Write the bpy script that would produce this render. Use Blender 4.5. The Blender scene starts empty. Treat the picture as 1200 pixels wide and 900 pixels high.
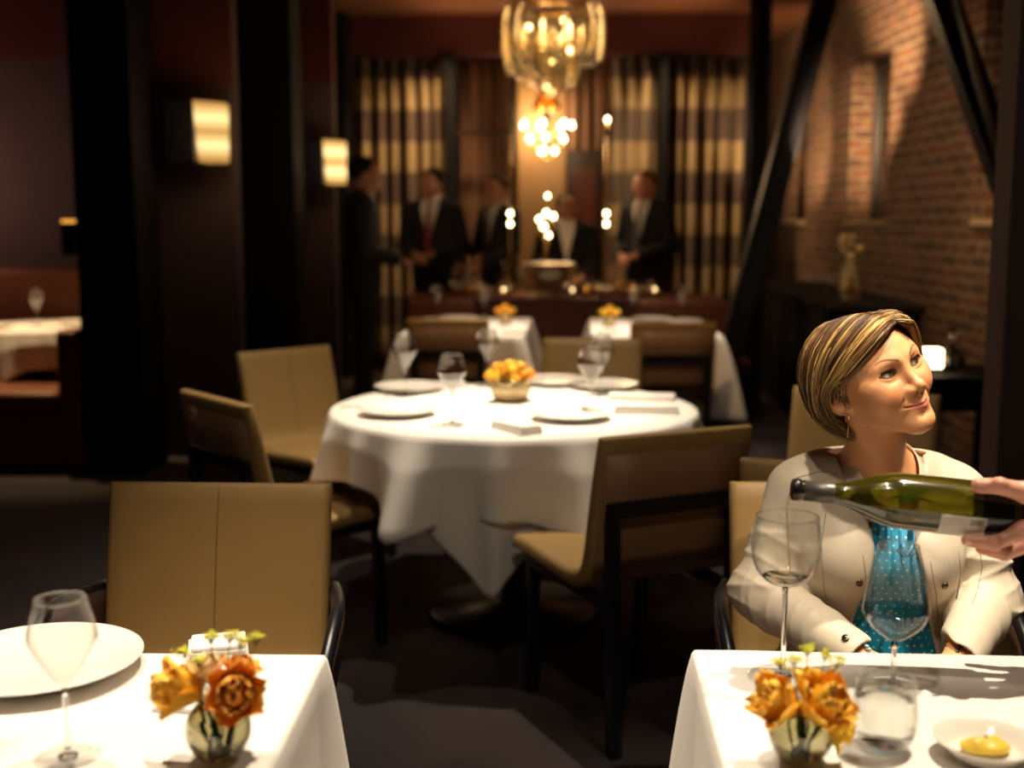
import bpy, bmesh, math, random
import numpy as np
from math import sin, cos, pi, atan, sqrt, radians
from mathutils import Vector, Matrix, Euler
SC = bpy.context.scene
COL = SC.collection
RND = random.Random(7)

# ------------------------------------------------------------------ camera
FPX = 1400.0
PITCH = atan(191/FPX); YAW = atan(75*cos(PITCH)/FPX)
cam_data = bpy.data.cameras.new('camera'); cam = bpy.data.objects.new('camera', cam_data)
COL.objects.link(cam); SC.camera = cam
cam_data.sensor_width = 36; cam_data.lens = 36*FPX/1200
cam.location = (0, 0, 1.4); cam.rotation_euler = (pi/2-PITCH, 0, YAW)
cam_data.dof.use_dof = True; cam_data.dof.focus_distance = 2.06; cam_data.dof.aperture_fstop = 2.25
cam_data.clip_start = .05; cam_data.clip_end = 100
_F = np.array([-sin(YAW)*cos(PITCH), cos(YAW)*cos(PITCH), -sin(PITCH)])
_R = np.array([cos(YAW), sin(YAW), 0]); _U = np.cross(_R, _F)
def ray(px, py):
    return _F + _R*((px-600)/FPX) + _U*((450-py)/FPX)
def atz(px, py, z):            # the place on a horizontal plane seen at a photo point
    d = ray(px, py); t = (z-1.4)/d[2]; return (float(d[0]*t), float(d[1]*t), z)
def aty(px, py, y):            # the place on a vertical plane at distance y
    d = ray(px, py); t = y/d[1]; return (float(d[0]*t), y, float(1.4+d[2]*t))

# ------------------------------------------------------------------ objects
def tag(o, label=None, cat=None, group=None, kind=None):
    if label: o['label'] = label
    if cat: o['category'] = cat
    if group: o['group'] = group
    if kind: o['kind'] = kind
    return o
def empty(name, loc=(0,0,0), rz=0, label=None, cat=None, group=None, kind=None):
    o = bpy.data.objects.new(name, None); COL.objects.link(o)
    o.location = loc; o.rotation_euler = (0, 0, rz); o.empty_display_size = .1
    return tag(o, label, cat, group, kind)
def copy_tree(o, parent=None):
    c = o.copy(); COL.objects.link(c)
    if parent is not None: c.parent = parent
    for ch in list(o.children): copy_tree(ch, c)
    return c
def place(o, loc, rz=0, label=None, group=None):
    o.location = loc; o.rotation_euler = (0, 0, rz)
    if label: o['label'] = label
    if group: o['group'] = group
    return o
def mesh_obj(name, verts, faces, m, parent=None, smooth=True, bevel=0, sub=0, cols=None, sharp=None):
    me = bpy.data.meshes.new(name); me.from_pydata([tuple(map(float, v)) for v in verts] if not isinstance(verts, np.ndarray) else verts.tolist(),
        [], faces if not isinstance(faces, np.ndarray) else faces.tolist())
    me.update()
    if smooth:
        me.polygons.foreach_set('use_smooth', [True]*len(me.polygons))
        if sharp: me.set_sharp_from_angle(angle=radians(sharp))
    if cols is not None:
        a = me.color_attributes.new('Col', 'FLOAT_COLOR', 'POINT')
        c = np.ones((len(me.vertices), 4), np.float32); c[:, :3] = cols
        a.data.foreach_set('color', c.ravel())
    for mm in (m if isinstance(m, (list, tuple)) else [m]): me.materials.append(mm)
    o = bpy.data.objects.new(name, me); COL.objects.link(o)
    if parent is not None: o.parent = parent
    if bevel:
        b = o.modifiers.new('bevel', 'BEVEL'); b.width = bevel; b.segments = 3; b.limit_method = 'ANGLE'; b.angle_limit = radians(40)
    if sub:
        s = o.modifiers.new('sub', 'SUBSURF'); s.levels = sub; s.render_levels = sub
    return o

class MB:
    def __init__(self): self.v = []; self.f = []
    def add(self, vs, fs):
        n = len(self.v); self.v += [tuple(v) for v in vs]; self.f += [tuple(i+n for i in f) for f in fs]; return self
    def box(self, a, b, M=None):
        (x0,y0,z0),(x1,y1,z1) = a, b
        vs = [Vector(p) for p in ((x0,y0,z0),(x1,y0,z0),(x1,y1,z0),(x0,y1,z0),(x0,y0,z1),(x1,y0,z1),(x1,y1,z1),(x0,y1,z1))]
        if M is not None: vs = [M @ v for v in vs]
        return self.add(vs, [(0,3,2,1),(4,5,6,7),(0,1,5,4),(1,2,6,5),(2,3,7,6),(3,0,4,7)])
    def tube(self, pts, rad, n=8, flat=1.0, caps=True, up=None):
        pts = [Vector(p) for p in pts]; k = len(pts)
        if not isinstance(rad, (list, tuple)): rad = [rad]*k
        vs, fs = [], []; prev = None
        for i, p in enumerate(pts):
            t = (pts[min(i+1,k-1)] - pts[max(i-1,0)]).normalized()
            if prev is None:
                a = Vector(up) if up else (Vector((0,0,1)) if abs(t.z) < .9 else Vector((1,0,0)))
                u = (a - t*a.dot(t)).normalized()
            else:
                u = (prev - t*prev.dot(t)).normalized()
            prev = u; w = t.cross(u)
            for j in range(n):
                an = 2*pi*j/n; vs.append(p + u*(cos(an)*rad[i]*flat) + w*(sin(an)*rad[i]))
        for i in range(k-1):
            for j in range(n):
                fs.append((i*n+j, i*n+(j+1)%n, (i+1)*n+(j+1)%n, (i+1)*n+j))
        if caps: fs.append(tuple(range(n-1,-1,-1))); fs.append(tuple((k-1)*n+j for j in range(n)))
        return self.add(vs, fs)
    def lathe(self, prof, n=32, c=(0,0,0), sx=1, sy=1, M=None):
        # prof: list of (r, z); r==0 makes a pole
        vs, fs, rows = [], [], []
        for r, z in prof:
            if r <= 1e-7: rows.append([len(vs)]); vs.append(Vector((c[0],c[1],c[2]+z)))
            else:
                rows.append(list(range(len(vs), len(vs)+n)))
                vs += [Vector((c[0]+r*sx*cos(2*pi*j/n), c[1]+r*sy*sin(2*pi*j/n), c[2]+z)) for j in range(n)]
        for a, b in zip(rows, rows[1:]):
            for j in range(n):
                k = (j+1) % n
                if len(a) == 1 and len(b) == 1: continue
                if len(a) == 1: fs.append((a[0], b[k], b[j]))
                elif len(b) == 1: fs.append((a[j], a[k], b[0]))
                else: fs.append((a[j], a[k], b[k], b[j]))
        if M is not None: vs = [M @ v for v in vs]
        return self.add(vs, fs)
    def grid(self, rows):
        n = len(rows[0]); base = [p for r in rows for p in r]
        return self.add(base, [(i*n+j, i*n+j+1, (i+1)*n+j+1, (i+1)*n+j) for i in range(len(rows)-1) for j in range(n-1)])
    def prism(self, poly, axis, a, b):
        # polygon in the other two axes, extruded from a to b on axis (0,1,2)
        def mk(p, t):
            q = list(p); q.insert(axis, t); return q
        n = len(poly); vs = [mk(p, a) for p in poly] + [mk(p, b) for p in poly]
        fs = [tuple(range(n)), tuple(range(2*n-1, n-1, -1))] + [(i, i+n, (i+1) % n+n, (i+1) % n) for i in range(n)]
        return self.add(vs, fs)
    def build(self, name, m, parent=None, smooth=True, bevel=0, sub=0, fix=True, sharp=None, solid=0):
        me_o = mesh_obj(name, self.v, self.f, m, parent, smooth, bevel, sub, sharp=sharp)
        if fix:
            bm = bmesh.new(); bm.from_mesh(me_o.data); bmesh.ops.recalc_face_normals(bm, faces=bm.faces[:]); bm.to_mesh(me_o.data); bm.free()
        if solid:
            s = me_o.modifiers.new('solid', 'SOLIDIFY'); s.thickness = solid; s.offset = 0
            if sub: me_o.modifiers.move(len(me_o.modifiers)-1, 0)
        return me_o

# ------------------------------------------------------------------ materials
def srgb(r, g, b):
    f = lambda c: (c/255/12.92) if c/255 <= .04045 else ((c/255+.055)/1.055)**2.4
    return (f(r), f(g), f(b))
def new_mat(name):
    m = bpy.data.materials.new(name); m.use_nodes = True
    nt = m.node_tree; nt.nodes.clear(); out = nt.nodes.new('ShaderNodeOutputMaterial'); return m, nt, out
def N(nt, typ, **kw):
    n = nt.nodes.new(typ)
    for k, v in kw.items():
        if k in n.inputs: n.inputs[k].default_value = v
        else: setattr(n, k, v)
    return n
def pmat(name, col, rough=.5, metal=0, var=.12, scale=30, bump=0, bscale=None, spec=.5, sheen=0, sss=0, coat=0, stretch=None, col2=None, trans=0, ior=1.45):
    m, nt, out = new_mat(name); L = nt.links.new
    p = N(nt, 'ShaderNodeBsdfPrincipled', Roughness=rough, Metallic=metal)
    p.inputs['Specular IOR Level'].default_value = spec; p.inputs['IOR'].default_value = ior
    if sheen: p.inputs['Sheen Weight'].default_value = sheen
    if coat: p.inputs['Coat Weight'].default_value = coat; p.inputs['Coat Roughness'].default_value = .15
    if trans: p.inputs['Transmission Weight'].default_value = trans
    if sss:
        p.inputs['Subsurface Weight'].default_value = sss; p.inputs['Subsurface Radius'].default_value = (1, .35, .2); p.inputs['Subsurface Scale'].default_value = .006
    tc = N(nt, 'ShaderNodeTexCoord'); mp = N(nt, 'ShaderNodeMapping'); L(tc.outputs['Object'], mp.inputs['Vector'])
    if stretch: mp.inputs['Scale'].default_value = stretch
    no = N(nt, 'ShaderNodeTexNoise', Scale=scale, Detail=4.0); L(mp.outputs[0], no.inputs['Vector'])
    mx = N(nt, 'ShaderNodeMix', data_type='RGBA')
    c1 = [max(0, c*(1-var)) for c in col]; c2 = [min(1, c*(1+var)) for c in (col2 or col)]
    mx.inputs[6].default_value = (*c1, 1); mx.inputs[7].default_value = (*c2, 1)
    L(no.outputs[0], mx.inputs[0]); L(mx.outputs[2], p.inputs['Base Color'])
    if bump:
        nb = N(nt, 'ShaderNodeTexNoise', Scale=bscale or scale*4, Detail=6.0); L(mp.outputs[0], nb.inputs['Vector'])
        b = N(nt, 'ShaderNodeBump', Strength=bump, Distance=.002); L(nb.outputs[0], b.inputs['Height']); L(b.outputs[0], p.inputs['Normal'])
    L(p.outputs[0], out.inputs[0]); m['bsdf'] = p.name
    return m
def vmat(name, rough=.5, sss=0, spec=.5, bump=0, bscale=200, aniso=0, sheen=0):   # colour from the mesh's own colour attribute
    m, nt, out = new_mat(name); L = nt.links.new
    p = N(nt, 'ShaderNodeBsdfPrincipled', Roughness=rough); p.inputs['Specular IOR Level'].default_value = spec
    a = N(nt, 'ShaderNodeVertexColor', layer_name='Col')
    tc = N(nt, 'ShaderNodeTexCoord'); no = N(nt, 'ShaderNodeTexNoise', Scale=bscale, Detail=4.0); L(tc.outputs['Object'], no.inputs['Vector'])
    hs = N(nt, 'ShaderNodeHueSaturation'); mr = N(nt, 'ShaderNodeMapRange'); mr.inputs[3].default_value = .92; mr.inputs[4].default_value = 1.08
    L(no.outputs[0], mr.inputs[0]); L(mr.outputs[0], hs.inputs['Value']); L(a.outputs[0], hs.inputs['Color']); L(hs.outputs[0], p.inputs['Base Color'])
    if sheen: p.inputs['Sheen Weight'].default_value = sheen
    if aniso: p.inputs['Anisotropic'].default_value = aniso
    if sss:
        p.inputs['Subsurface Weight'].default_value = sss; p.inputs['Subsurface Radius'].default_value = (1, .35, .2); p.inputs['Subsurface Scale'].default_value = .006
    if bump:
        b = N(nt, 'ShaderNodeBump', Strength=bump, Distance=.001); L(no.outputs[0], b.inputs['Height']); L(b.outputs[0], p.inputs['Normal'])
    L(p.outputs[0], out.inputs[0]); return m
def emat(name, col, strength, var=0, scale=20):
    m, nt, out = new_mat(name); L = nt.links.new
    e = N(nt, 'ShaderNodeEmission', Strength=strength); e.inputs[0].default_value = (*col, 1)
    tc = N(nt, 'ShaderNodeTexCoord'); no = N(nt, 'ShaderNodeTexNoise', Scale=scale); L(tc.outputs['Object'], no.inputs['Vector'])
    mx = N(nt, 'ShaderNodeMix', data_type='RGBA'); mx.inputs[6].default_value = (*[c*(1-var) for c in col], 1); mx.inputs[7].default_value = (*[min(1, c*(1+var)) for c in col], 1)
    L(no.outputs[0], mx.inputs[0]); L(mx.outputs[2], e.inputs[0]); L(e.outputs[0], out.inputs[0]); return m
def thin_glass(name, tint=(1, 1, 1), refl=1.0, rough=.0, base=.04):
    # clear thin-walled glass: transparent with a Fresnel reflection
    m, nt, out = new_mat(name); L = nt.links.new
    t = N(nt, 'ShaderNodeBsdfTransparent'); t.inputs[0].default_value = (*tint, 1)
    g = N(nt, 'ShaderNodeBsdfGlossy', Roughness=rough)
    lw = N(nt, 'ShaderNodeLayerWeight', Blend=.5); pw = N(nt, 'ShaderNodeMath', operation='POWER'); pw.inputs[1].default_value = 3.2
    L(lw.outputs['Facing'], pw.inputs[0])
    ml = N(nt, 'ShaderNodeMath', operation='MULTIPLY_ADD'); ml.inputs[1].default_value = refl; ml.inputs[2].default_value = base; L(pw.outputs[0], ml.inputs[0]); ml.use_clamp = True
    tc = N(nt, 'ShaderNodeTexCoord'); no = N(nt, 'ShaderNodeTexNoise', Scale=12.0); L(tc.outputs['Object'], no.inputs['Vector'])
    b = N(nt, 'ShaderNodeBump', Strength=.05, Distance=.002); L(no.outputs[0], b.inputs['Height']); L(b.outputs[0], g.inputs['Normal'])
    mx = N(nt, 'ShaderNodeMixShader'); L(ml.outputs[0], mx.inputs[0]); L(t.outputs[0], mx.inputs[1]); L(g.outputs[0], mx.inputs[2]); L(mx.outputs[0], out.inputs[0])
    return m
def real_glass(name, col=(1, 1, 1), ior=1.45, rough=0):
    m, nt, out = new_mat(name); L = nt.links.new
    g = N(nt, 'ShaderNodeBsdfGlass', IOR=ior, Roughness=rough); g.inputs[0].default_value = (*col, 1)
    tc = N(nt, 'ShaderNodeTexCoord'); no = N(nt, 'ShaderNodeTexNoise', Scale=9.0); L(tc.outputs['Object'], no.inputs['Vector'])
    b = N(nt, 'ShaderNodeBump', Strength=.04, Distance=.002); L(no.outputs[0], b.inputs['Height']); L(b.outputs[0], g.inputs['Normal'])
    L(g.outputs[0], out.inputs[0]); return m

# ------------------------------------------------------------------ signed distance modelling
def V3(*a): return np.array(a, np.float64)
def s_sph(P, c, r): return np.sqrt((P[0]-c[0])**2+(P[1]-c[1])**2+(P[2]-c[2])**2)-r
def s_ell(P, c, r, R=None):
    x, y, z = P[0]-c[0], P[1]-c[1], P[2]-c[2]
    if R is not None: x, y, z = (R[0][0]*x+R[0][1]*y+R[0][2]*z, R[1][0]*x+R[1][1]*y+R[1][2]*z, R[2][0]*x+R[2][1]*y+R[2][2]*z)
    k0 = np.sqrt((x/r[0])**2+(y/r[1])**2+(z/r[2])**2)+1e-9; k1 = np.sqrt((x/r[0]**2)**2+(y/r[1]**2)**2+(z/r[2]**2)**2)+1e-9
    return k0*(k0-1)/k1
def s_cap(P, a, b, ra, rb=None):
    rb = ra if rb is None else rb
    a = V3(*a); d = V3(*b)-a; dd = d@d
    t = np.clip(((P[0]-a[0])*d[0]+(P[1]-a[1])*d[1]+(P[2]-a[2])*d[2])/dd, 0, 1)
    return np.sqrt((P[0]-a[0]-t*d[0])**2+(P[1]-a[1]-t*d[1])**2+(P[2]-a[2]-t*d[2])**2)-(ra+(rb-ra)*t)
def s_box(P, c, h, r=0):
    q = [np.abs(P[i]-c[i])-h[i]+r for i in range(3)]
    return np.sqrt(sum(np.maximum(v, 0)**2 for v in q))+np.minimum(np.maximum(np.maximum(q[0], q[1]), q[2]), 0)-r
def smin(a, b, k):
    h = np.maximum(k-np.abs(a-b), 0)/k; return np.minimum(a, b)-h*h*k*.25
def smax(a, b, k): return -smin(-a, -b, k)
def loc(P, c, M, s=1.0):       # world -> local of a frame whose columns are M
    x, y, z = P[0]-c[0], P[1]-c[1], P[2]-c[2]
    return tuple((M[0][i]*x+M[1][i]*y+M[2][i]*z)/s for i in range(3))
def axis(segs):                # [(start, step), ..., end] -> nonuniform axis
    out = []
    for (a, h), nx in zip(segs[:-1], [s[0] if isinstance(s, tuple) else s for s in segs[1:]]):
        n = max(1, int(round((nx-a)/h))); out += list(np.linspace(a, nx, n, endpoint=False))
    out.append(segs[-1]); return np.array(out)
def iso(f, ax, ay, az, B=12, slack=1.35, margin=.01):
    nx, ny, nz = len(ax), len(ay), len(az)
    val = np.full((nx, ny, nz), 1.0, np.float32)
    bx = [(i, min(i+B, nx)) for i in range(0, nx, B)]; by = [(i, min(i+B, ny)) for i in range(0, ny, B)]; bz = [(i, min(i+B, nz)) for i in range(0, nz, B)]
    blk = [(a, b, c) for a in bx for b in by for c in bz]
    C = np.array([[(ax[a[0]]+ax[a[1]-1])/2, (ay[b[0]]+ay[b[1]-1])/2, (az[c[0]]+az[c[1]-1])/2] for a, b, c in blk])
    Hd = np.array([[(ax[a[1]-1]-ax[a[0]])/2, (ay[b[1]-1]-ay[b[0]])/2, (az[c[1]-1]-az[c[0]])/2] for a, b, c in blk])
    fc = f((C[:, 0], C[:, 1], C[:, 2])); rad = np.sqrt((Hd**2).sum(1))*slack+margin
    act = np.abs(fc) < rad
    pend = []; cnt = 0
    def flush():
        nonlocal pend, cnt
        if not pend: return
        X = np.concatenate([p[1][0] for p in pend]); Y = np.concatenate([p[1][1] for p in pend]); Z = np.concatenate([p[1][2] for p in pend])
        r = f((X, Y, Z)); o = 0
        for (a, b, c), g, sh in pend:
            n = g[0].size; val[a[0]:a[1], b[0]:b[1], c[0]:c[1]] = r[o:o+n].reshape(sh); o += n
        pend = []; cnt = 0
    for k, (a, b, c) in enumerate(blk):
        if not act[k]: val[a[0]:a[1], b[0]:b[1], c[0]:c[1]] = 1.0 if fc[k] > 0 else -1.0; continue
        G = np.meshgrid(ax[a[0]:a[1]], ay[b[0]:b[1]], az[c[0]:c[1]], indexing='ij')
        pend.append(((a, b, c), [g.ravel() for g in G], G[0].shape)); cnt += G[0].size
        if cnt > 300000: flush()
    flush()
    val[0], val[-1], val[:, 0], val[:, -1], val[:, :, 0], val[:, :, -1] = 1, 1, 1, 1, 1, 1
    ins = val < 0
    s = np.zeros((nx-1, ny-1, nz-1), np.int8)
    for i in (0, 1):
        for j in (0, 1):
            for k in (0, 1): s += ins[i:nx-1+i, j:ny-1+j, k:nz-1+k]
    ci = np.argwhere((s > 0) & (s < 8)); idx = np.full(s.shape, -1, np.int32); idx[tuple(ci.T)] = np.arange(len(ci))
    acc = np.zeros((len(ci), 3)); num = np.zeros(len(ci)); A = [ax, ay, az]
    I = [ci[:, 0], ci[:, 1], ci[:, 2]]
    for d in range(3):
        o1, o2 = [q for q in range(3) if q != d]
        for u in (0, 1):
            for w in (0, 1):
                p = [I[0].copy(), I[1].copy(), I[2].copy()]; p[o1] += u; p[o2] += w
                q = [t.copy() for t in p]; q[d] += 1
                va, vb = val[tuple(p)], val[tuple(q)]; cr = (va < 0) != (vb < 0)
                t = np.where(cr, va/(va-vb+1e-12*(va == vb)), 0)
                pos = np.zeros((len(ci), 3)); pos[:, o1] = A[o1][p[o1]]; pos[:, o2] = A[o2][p[o2]]; pos[:, d] = A[d][p[d]]*(1-t)+A[d][q[d]]*t
                acc[cr] += pos[cr]; num[cr] += 1
    V = acc/num[:, None]; Q = []
    for d in range(3):
        o1, o2 = (d+1) % 3, (d+2) % 3
        sl0 = [slice(1, -1)]*3; sl1 = [slice(1, -1)]*3; sl0[d] = slice(0, -1); sl1[d] = slice(1, None)
        a, b = ins[tuple(sl0)], ins[tuple(sl1)]
        e = np.argwhere(a != b); fl = a[tuple(e.T)]
        base = e.copy(); base[:, o1] += 1; base[:, o2] += 1   # grid coordinates of the edge start
        def cell(u, w):
            c = base.copy(); c[:, o1] -= u; c[:, o2] -= w; return idx[tuple(c.T)]
        q = np.stack([cell(1, 1), cell(0, 1), cell(0, 0), cell(1, 0)], 1)
        q[~fl] = q[~fl][:, ::-1]; Q.append(q)
    Q = np.concatenate(Q); Q = Q[(Q >= 0).all(1)]
    return V, Q
def n3(P, f, seed=0):          # cheap smooth pseudo-noise from sines, about -1..1
    x, y, z = P; s = seed*1.7
    return (np.sin(f*(x*1.0+.6*y)+s+1.3*np.sin(f*.7*z+s))+np.sin(f*(y*.9-.5*z)+2*s+1.1*np.sin(f*.8*x+1.9*s))+np.sin(f*(z*1.1+.4*x)+3*s+1.2*np.sin(f*.6*y)))/3
# ================================================================== ROOM
def structure(o, label=None): o['kind'] = 'structure'; return o
CEIL = 3.2
wall_m = pmat('plum_wall', (.050, .028, .030), .75, var=.18, scale=3, bump=.1)
red_m = pmat('oxblood_paint', (.060, .007, .004), .75, var=.2, scale=2)
black_m = pmat('black_paint', (.0018, .0018, .0024), .8, var=.2, spec=.25)
steel_m = pmat('black_steel', (.006, .006, .009), .35, var=.25, bump=.1)
wood_m = pmat('dark_wood', (.020, .009, .005), .35, var=.35, scale=6, stretch=(1, 1, 8), col2=(.035, .014, .007))
mahog_m = pmat('red_brown_wood', (.085, .016, .007), .35, var=.3, scale=5, stretch=(8, 1, 1), col2=(.11, .022, .010))
brass_m = pmat('brass', (.62, .40, .15), .25, 1, var=.1)
def carpet():
    m, nt, out = new_mat('carpet'); L = nt.links.new; p = N(nt, 'ShaderNodeBsdfPrincipled', Roughness=.95)
    tc = N(nt, 'ShaderNodeTexCoord'); a = N(nt, 'ShaderNodeTexNoise', Scale=2.2, Detail=3.0); b = N(nt, 'ShaderNodeTexNoise', Scale=260.0, Detail=2.0)
    L(tc.outputs['Object'], a.inputs[0]); L(tc.outputs['Object'], b.inputs[0]); cr = N(nt, 'ShaderNodeValToRGB')
    cr.color_ramp.elements[0].position = .42; cr.color_ramp.elements[0].color = (.016, .009, .010, 1); cr.color_ramp.elements[1].position = .60; cr.color_ramp.elements[1].color = (.036, .019, .018, 1)
    L(a.outputs[0], cr.inputs[0]); mx = N(nt, 'ShaderNodeMix', data_type='RGBA', blend_type='MULTIPLY'); mx.inputs[0].default_value = .5; L(cr.outputs[0], mx.inputs[6]); L(b.outputs[0], mx.inputs[7])
    L(mx.outputs[2], p.inputs['Base Color']); bp = N(nt, 'ShaderNodeBump', Strength=.5, Distance=.004); L(b.outputs[0], bp.inputs['Height']); L(bp.outputs[0], p.inputs['Normal']); L(p.outputs[0], out.inputs[0]); return m
structure(MB().box((-6.2, -2.0, -.1), (3.4, 13.2, 0)).build('floor', carpet(), smooth=False))
structure(MB().box((-6.2, -2.0, CEIL), (3.4, 13.2, CEIL+.1)).build('ceiling', pmat('ceiling_paint', (.16, .055, .022), .8, var=.2, scale=2), smooth=False))
# brick wall on the right: the line X = 2.24 - .064*(Y-8.1), with three window openings
BX = lambda y: 2.24-.064*(y-8.1)
def brick_mat():
    m, nt, out = new_mat('old_brick'); L = nt.links.new; p = N(nt, 'ShaderNodeBsdfPrincipled', Roughness=.85)
    tc = N(nt, 'ShaderNodeTexCoord'); sp = N(nt, 'ShaderNodeSeparateXYZ'); cb = N(nt, 'ShaderNodeCombineXYZ'); L(tc.outputs['Object'], sp.inputs[0])
    ad = N(nt, 'ShaderNodeMath', operation='ADD'); L(sp.outputs[0], ad.inputs[0]); L(sp.outputs[1], ad.inputs[1]); L(ad.outputs[0], cb.inputs[0]); L(sp.outputs[2], cb.inputs[1])
    nz = N(nt, 'ShaderNodeTexNoise', Scale=6.0); L(tc.outputs['Object'], nz.inputs[0]); va = N(nt, 'ShaderNodeVectorMath', operation='MULTIPLY_ADD'); va.inputs[1].default_value = (.03, .03, .03)
    L(nz.outputs[1], va.inputs[0]); L(cb.outputs[0], va.inputs[2])
    b = N(nt, 'ShaderNodeTexBrick', Scale=1.0); b.inputs['Brick Width'].default_value = .215; b.inputs['Row Height'].default_value = .076; b.inputs['Mortar Size'].default_value = .011; b.inputs['Mortar Smooth'].default_value = .3; b.inputs['Bias'].default_value = -.2
    b.inputs['Color1'].default_value = (.150, .058, .033, 1); b.inputs['Color2'].default_value = (.048, .026, .021, 1); b.inputs['Mortar'].default_value = (.21, .155, .095, 1)
    L(va.outputs[0], b.inputs['Vector']); n2 = N(nt, 'ShaderNodeTexNoise', Scale=14.0, Detail=6.0); L(tc.outputs['Object'], n2.inputs[0])
    mx = N(nt, 'ShaderNodeMix', data_type='RGBA', blend_type='OVERLAY'); mx.inputs[0].default_value = .75; L(b.outputs[0], mx.inputs[6]); L(n2.outputs[0], mx.inputs[7]); L(mx.outputs[2], p.inputs['Base Color'])
    iv = N(nt, 'ShaderNodeMath', operation='MULTIPLY_ADD'); iv.inputs[1].default_value = -1; L(b.outputs['Fac'], iv.inputs[0]); L(n2.outputs[0], iv.inputs[2])
    bp = N(nt, 'ShaderNodeBump', Strength=1.0, Distance=.018); L(iv.outputs[0], bp.inputs['Height']); L(bp.outputs[0], p.inputs['Normal']); L(p.outputs[0], out.inputs[0]); return m
brick_m = brick_mat()
OPEN = [(6.35, 7.10), (8.72, 9.66), (11.0, 11.75)]; SILL = 1.405; HEAD = 2.63; TH = .34
def wslab(mb, y0, y1, z0, z1, d0=0, d1=TH):
    a, b = BX(y0), BX(y1)
    mb.add([(a+d0, y0, z0), (a+d1, y0, z0), (b+d1, y1, z0), (b+d0, y1, z0), (a+d0, y0, z1), (a+d1, y0, z1), (b+d1, y1, z1), (b+d0, y1, z1)], [(0,3,2,1),(4,5,6,7),(0,1,5,4),(1,2,6,5),(2,3,7,6),(3,0,4,7)])
bw = MB(); ys = [-2.0]
for a, b in OPEN: ys += [a, b]
ys += [13.1]
for i in range(0, len(ys), 2): wslab(bw, ys[i], ys[i+1], 0, CEIL)
for a, b in OPEN: wslab(bw, a, b, 0, SILL); wslab(bw, a, b, HEAD, CEIL)
structure(bw.build('wall_right', brick_m, smooth=False))
ledge_m = pmat('pale_stone_ledge', (.42, .30, .18), .7, var=.1)
glass_dark = pmat('night_glass', (.004, .005, .008), .08, spec=.6)
for i, (a, b) in enumerate(OPEN):
    w = empty('window_%d' % (i+1)); structure(w)
    m = MB(); wslab(m, a-.03, b+.03, SILL-.035, SILL+.002, -.025, TH*.8); m.build('window_sill', ledge_m, w, bevel=.006, smooth=False)
    m = MB(); wslab(m, a, a+.06, SILL, HEAD, .17, .23); wslab(m, b-.06, b, SILL, HEAD, .17, .23); wslab(m, a, b, HEAD-.06, HEAD, .17, .23); wslab(m, a, b, SILL, SILL+.05, .17, .23); wslab(m, (a+b)/2-.02, (a+b)/2+.02, SILL, HEAD, .17, .23)
    m.build('window_frame', steel_m, w, bevel=.005, smooth=False)
    m = MB(); wslab(m, a+.05, b-.05, SILL+.04, HEAD-.05, .195, .205); m.build('window_pane', glass_dark, w, smooth=False)
# left alcove wall and back wall
m = MB().box((-6.0, 8.35, 0), (-2.55, 8.5, 2.52)); structure(m.build('wall_left_alcove', wall_m, smooth=False)); 
structure(MB().box((-6.0, 8.34, 2.52), (-2.55, 8.5, CEIL)).build('trim_1', red_m, smooth=False))
structure(MB().box((-6.2, -2.0, 0), (-6.0, 8.5, CEIL)).build('wall_left', wall_m, smooth=False))
structure(MB().box((-6.2, -2.1, 0), (3.4, -2.0, CEIL)).build('wall_rear', wall_m, smooth=False))
structure(MB().box((-2.7, 12.9, 0), (2.3, 13.1, CEIL)).build('wall_back', wall_m, smooth=False))
structure(MB().box((-2.75, 8.5, 0), (-2.6, 13.1, CEIL)).build('wall_left_passage', wall_m, smooth=False))
# two lit divider panels on the left, each with an oxblood band above
for k, (xa, xb, y, zt) in enumerate(((-2.60, -1.98, 6.95, 2.18), (-2.32, -1.93, 9.6, 2.49))):
    structure(MB().box((xa, y, 0), (xb, y+.12, zt)).build('wall_divider_%d' % (k+1), wall_m, bevel=.003, smooth=False))
    structure(MB().box((xa, y, zt), (xb, y+.12, CEIL)).build('trim_%d' % (k+2), red_m, bevel=.003, smooth=False))
def column(label, x0, x1, y0, y1, m=black_m):
    o = MB().box((x0, y0, 0), (x1, y1, CEIL)).build('column', m, bevel=.006, smooth=False); return tag(o, label, 'column')
tag(column('x', -2.72, -2.385, 6.42, 6.80), 'broad black column at left between booth alcove and first wall lamp')
tag(column('x', -2.27, -1.85, 7.85, 8.15), 'black column between the two lit wall lamps')
tag(column('x', -2.16, -2.02, 10.6, 10.8), 'slim black column at the left end of the curtains')
pil = column('x', 1.215, 1.75, 3.45, 3.60, pmat('brown_pillar', (.050, .029, .026), .75, var=.1, spec=.3)); tag(pil, 'broad brown pillar at the right edge behind the seated woman')
MB().box((1.30, 3.43, 0), (1.315, 3.45, CEIL)).build('edge_strip', black_m, pil, smooth=False)
tag(MB().box((-2.10, 10.0, 0), (-2.085, 10.02, 2.2)).build('corner_rail', steel_m, smooth=False), 'thin steel rail on the edge beside the second wall lamp', 'rail')
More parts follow.
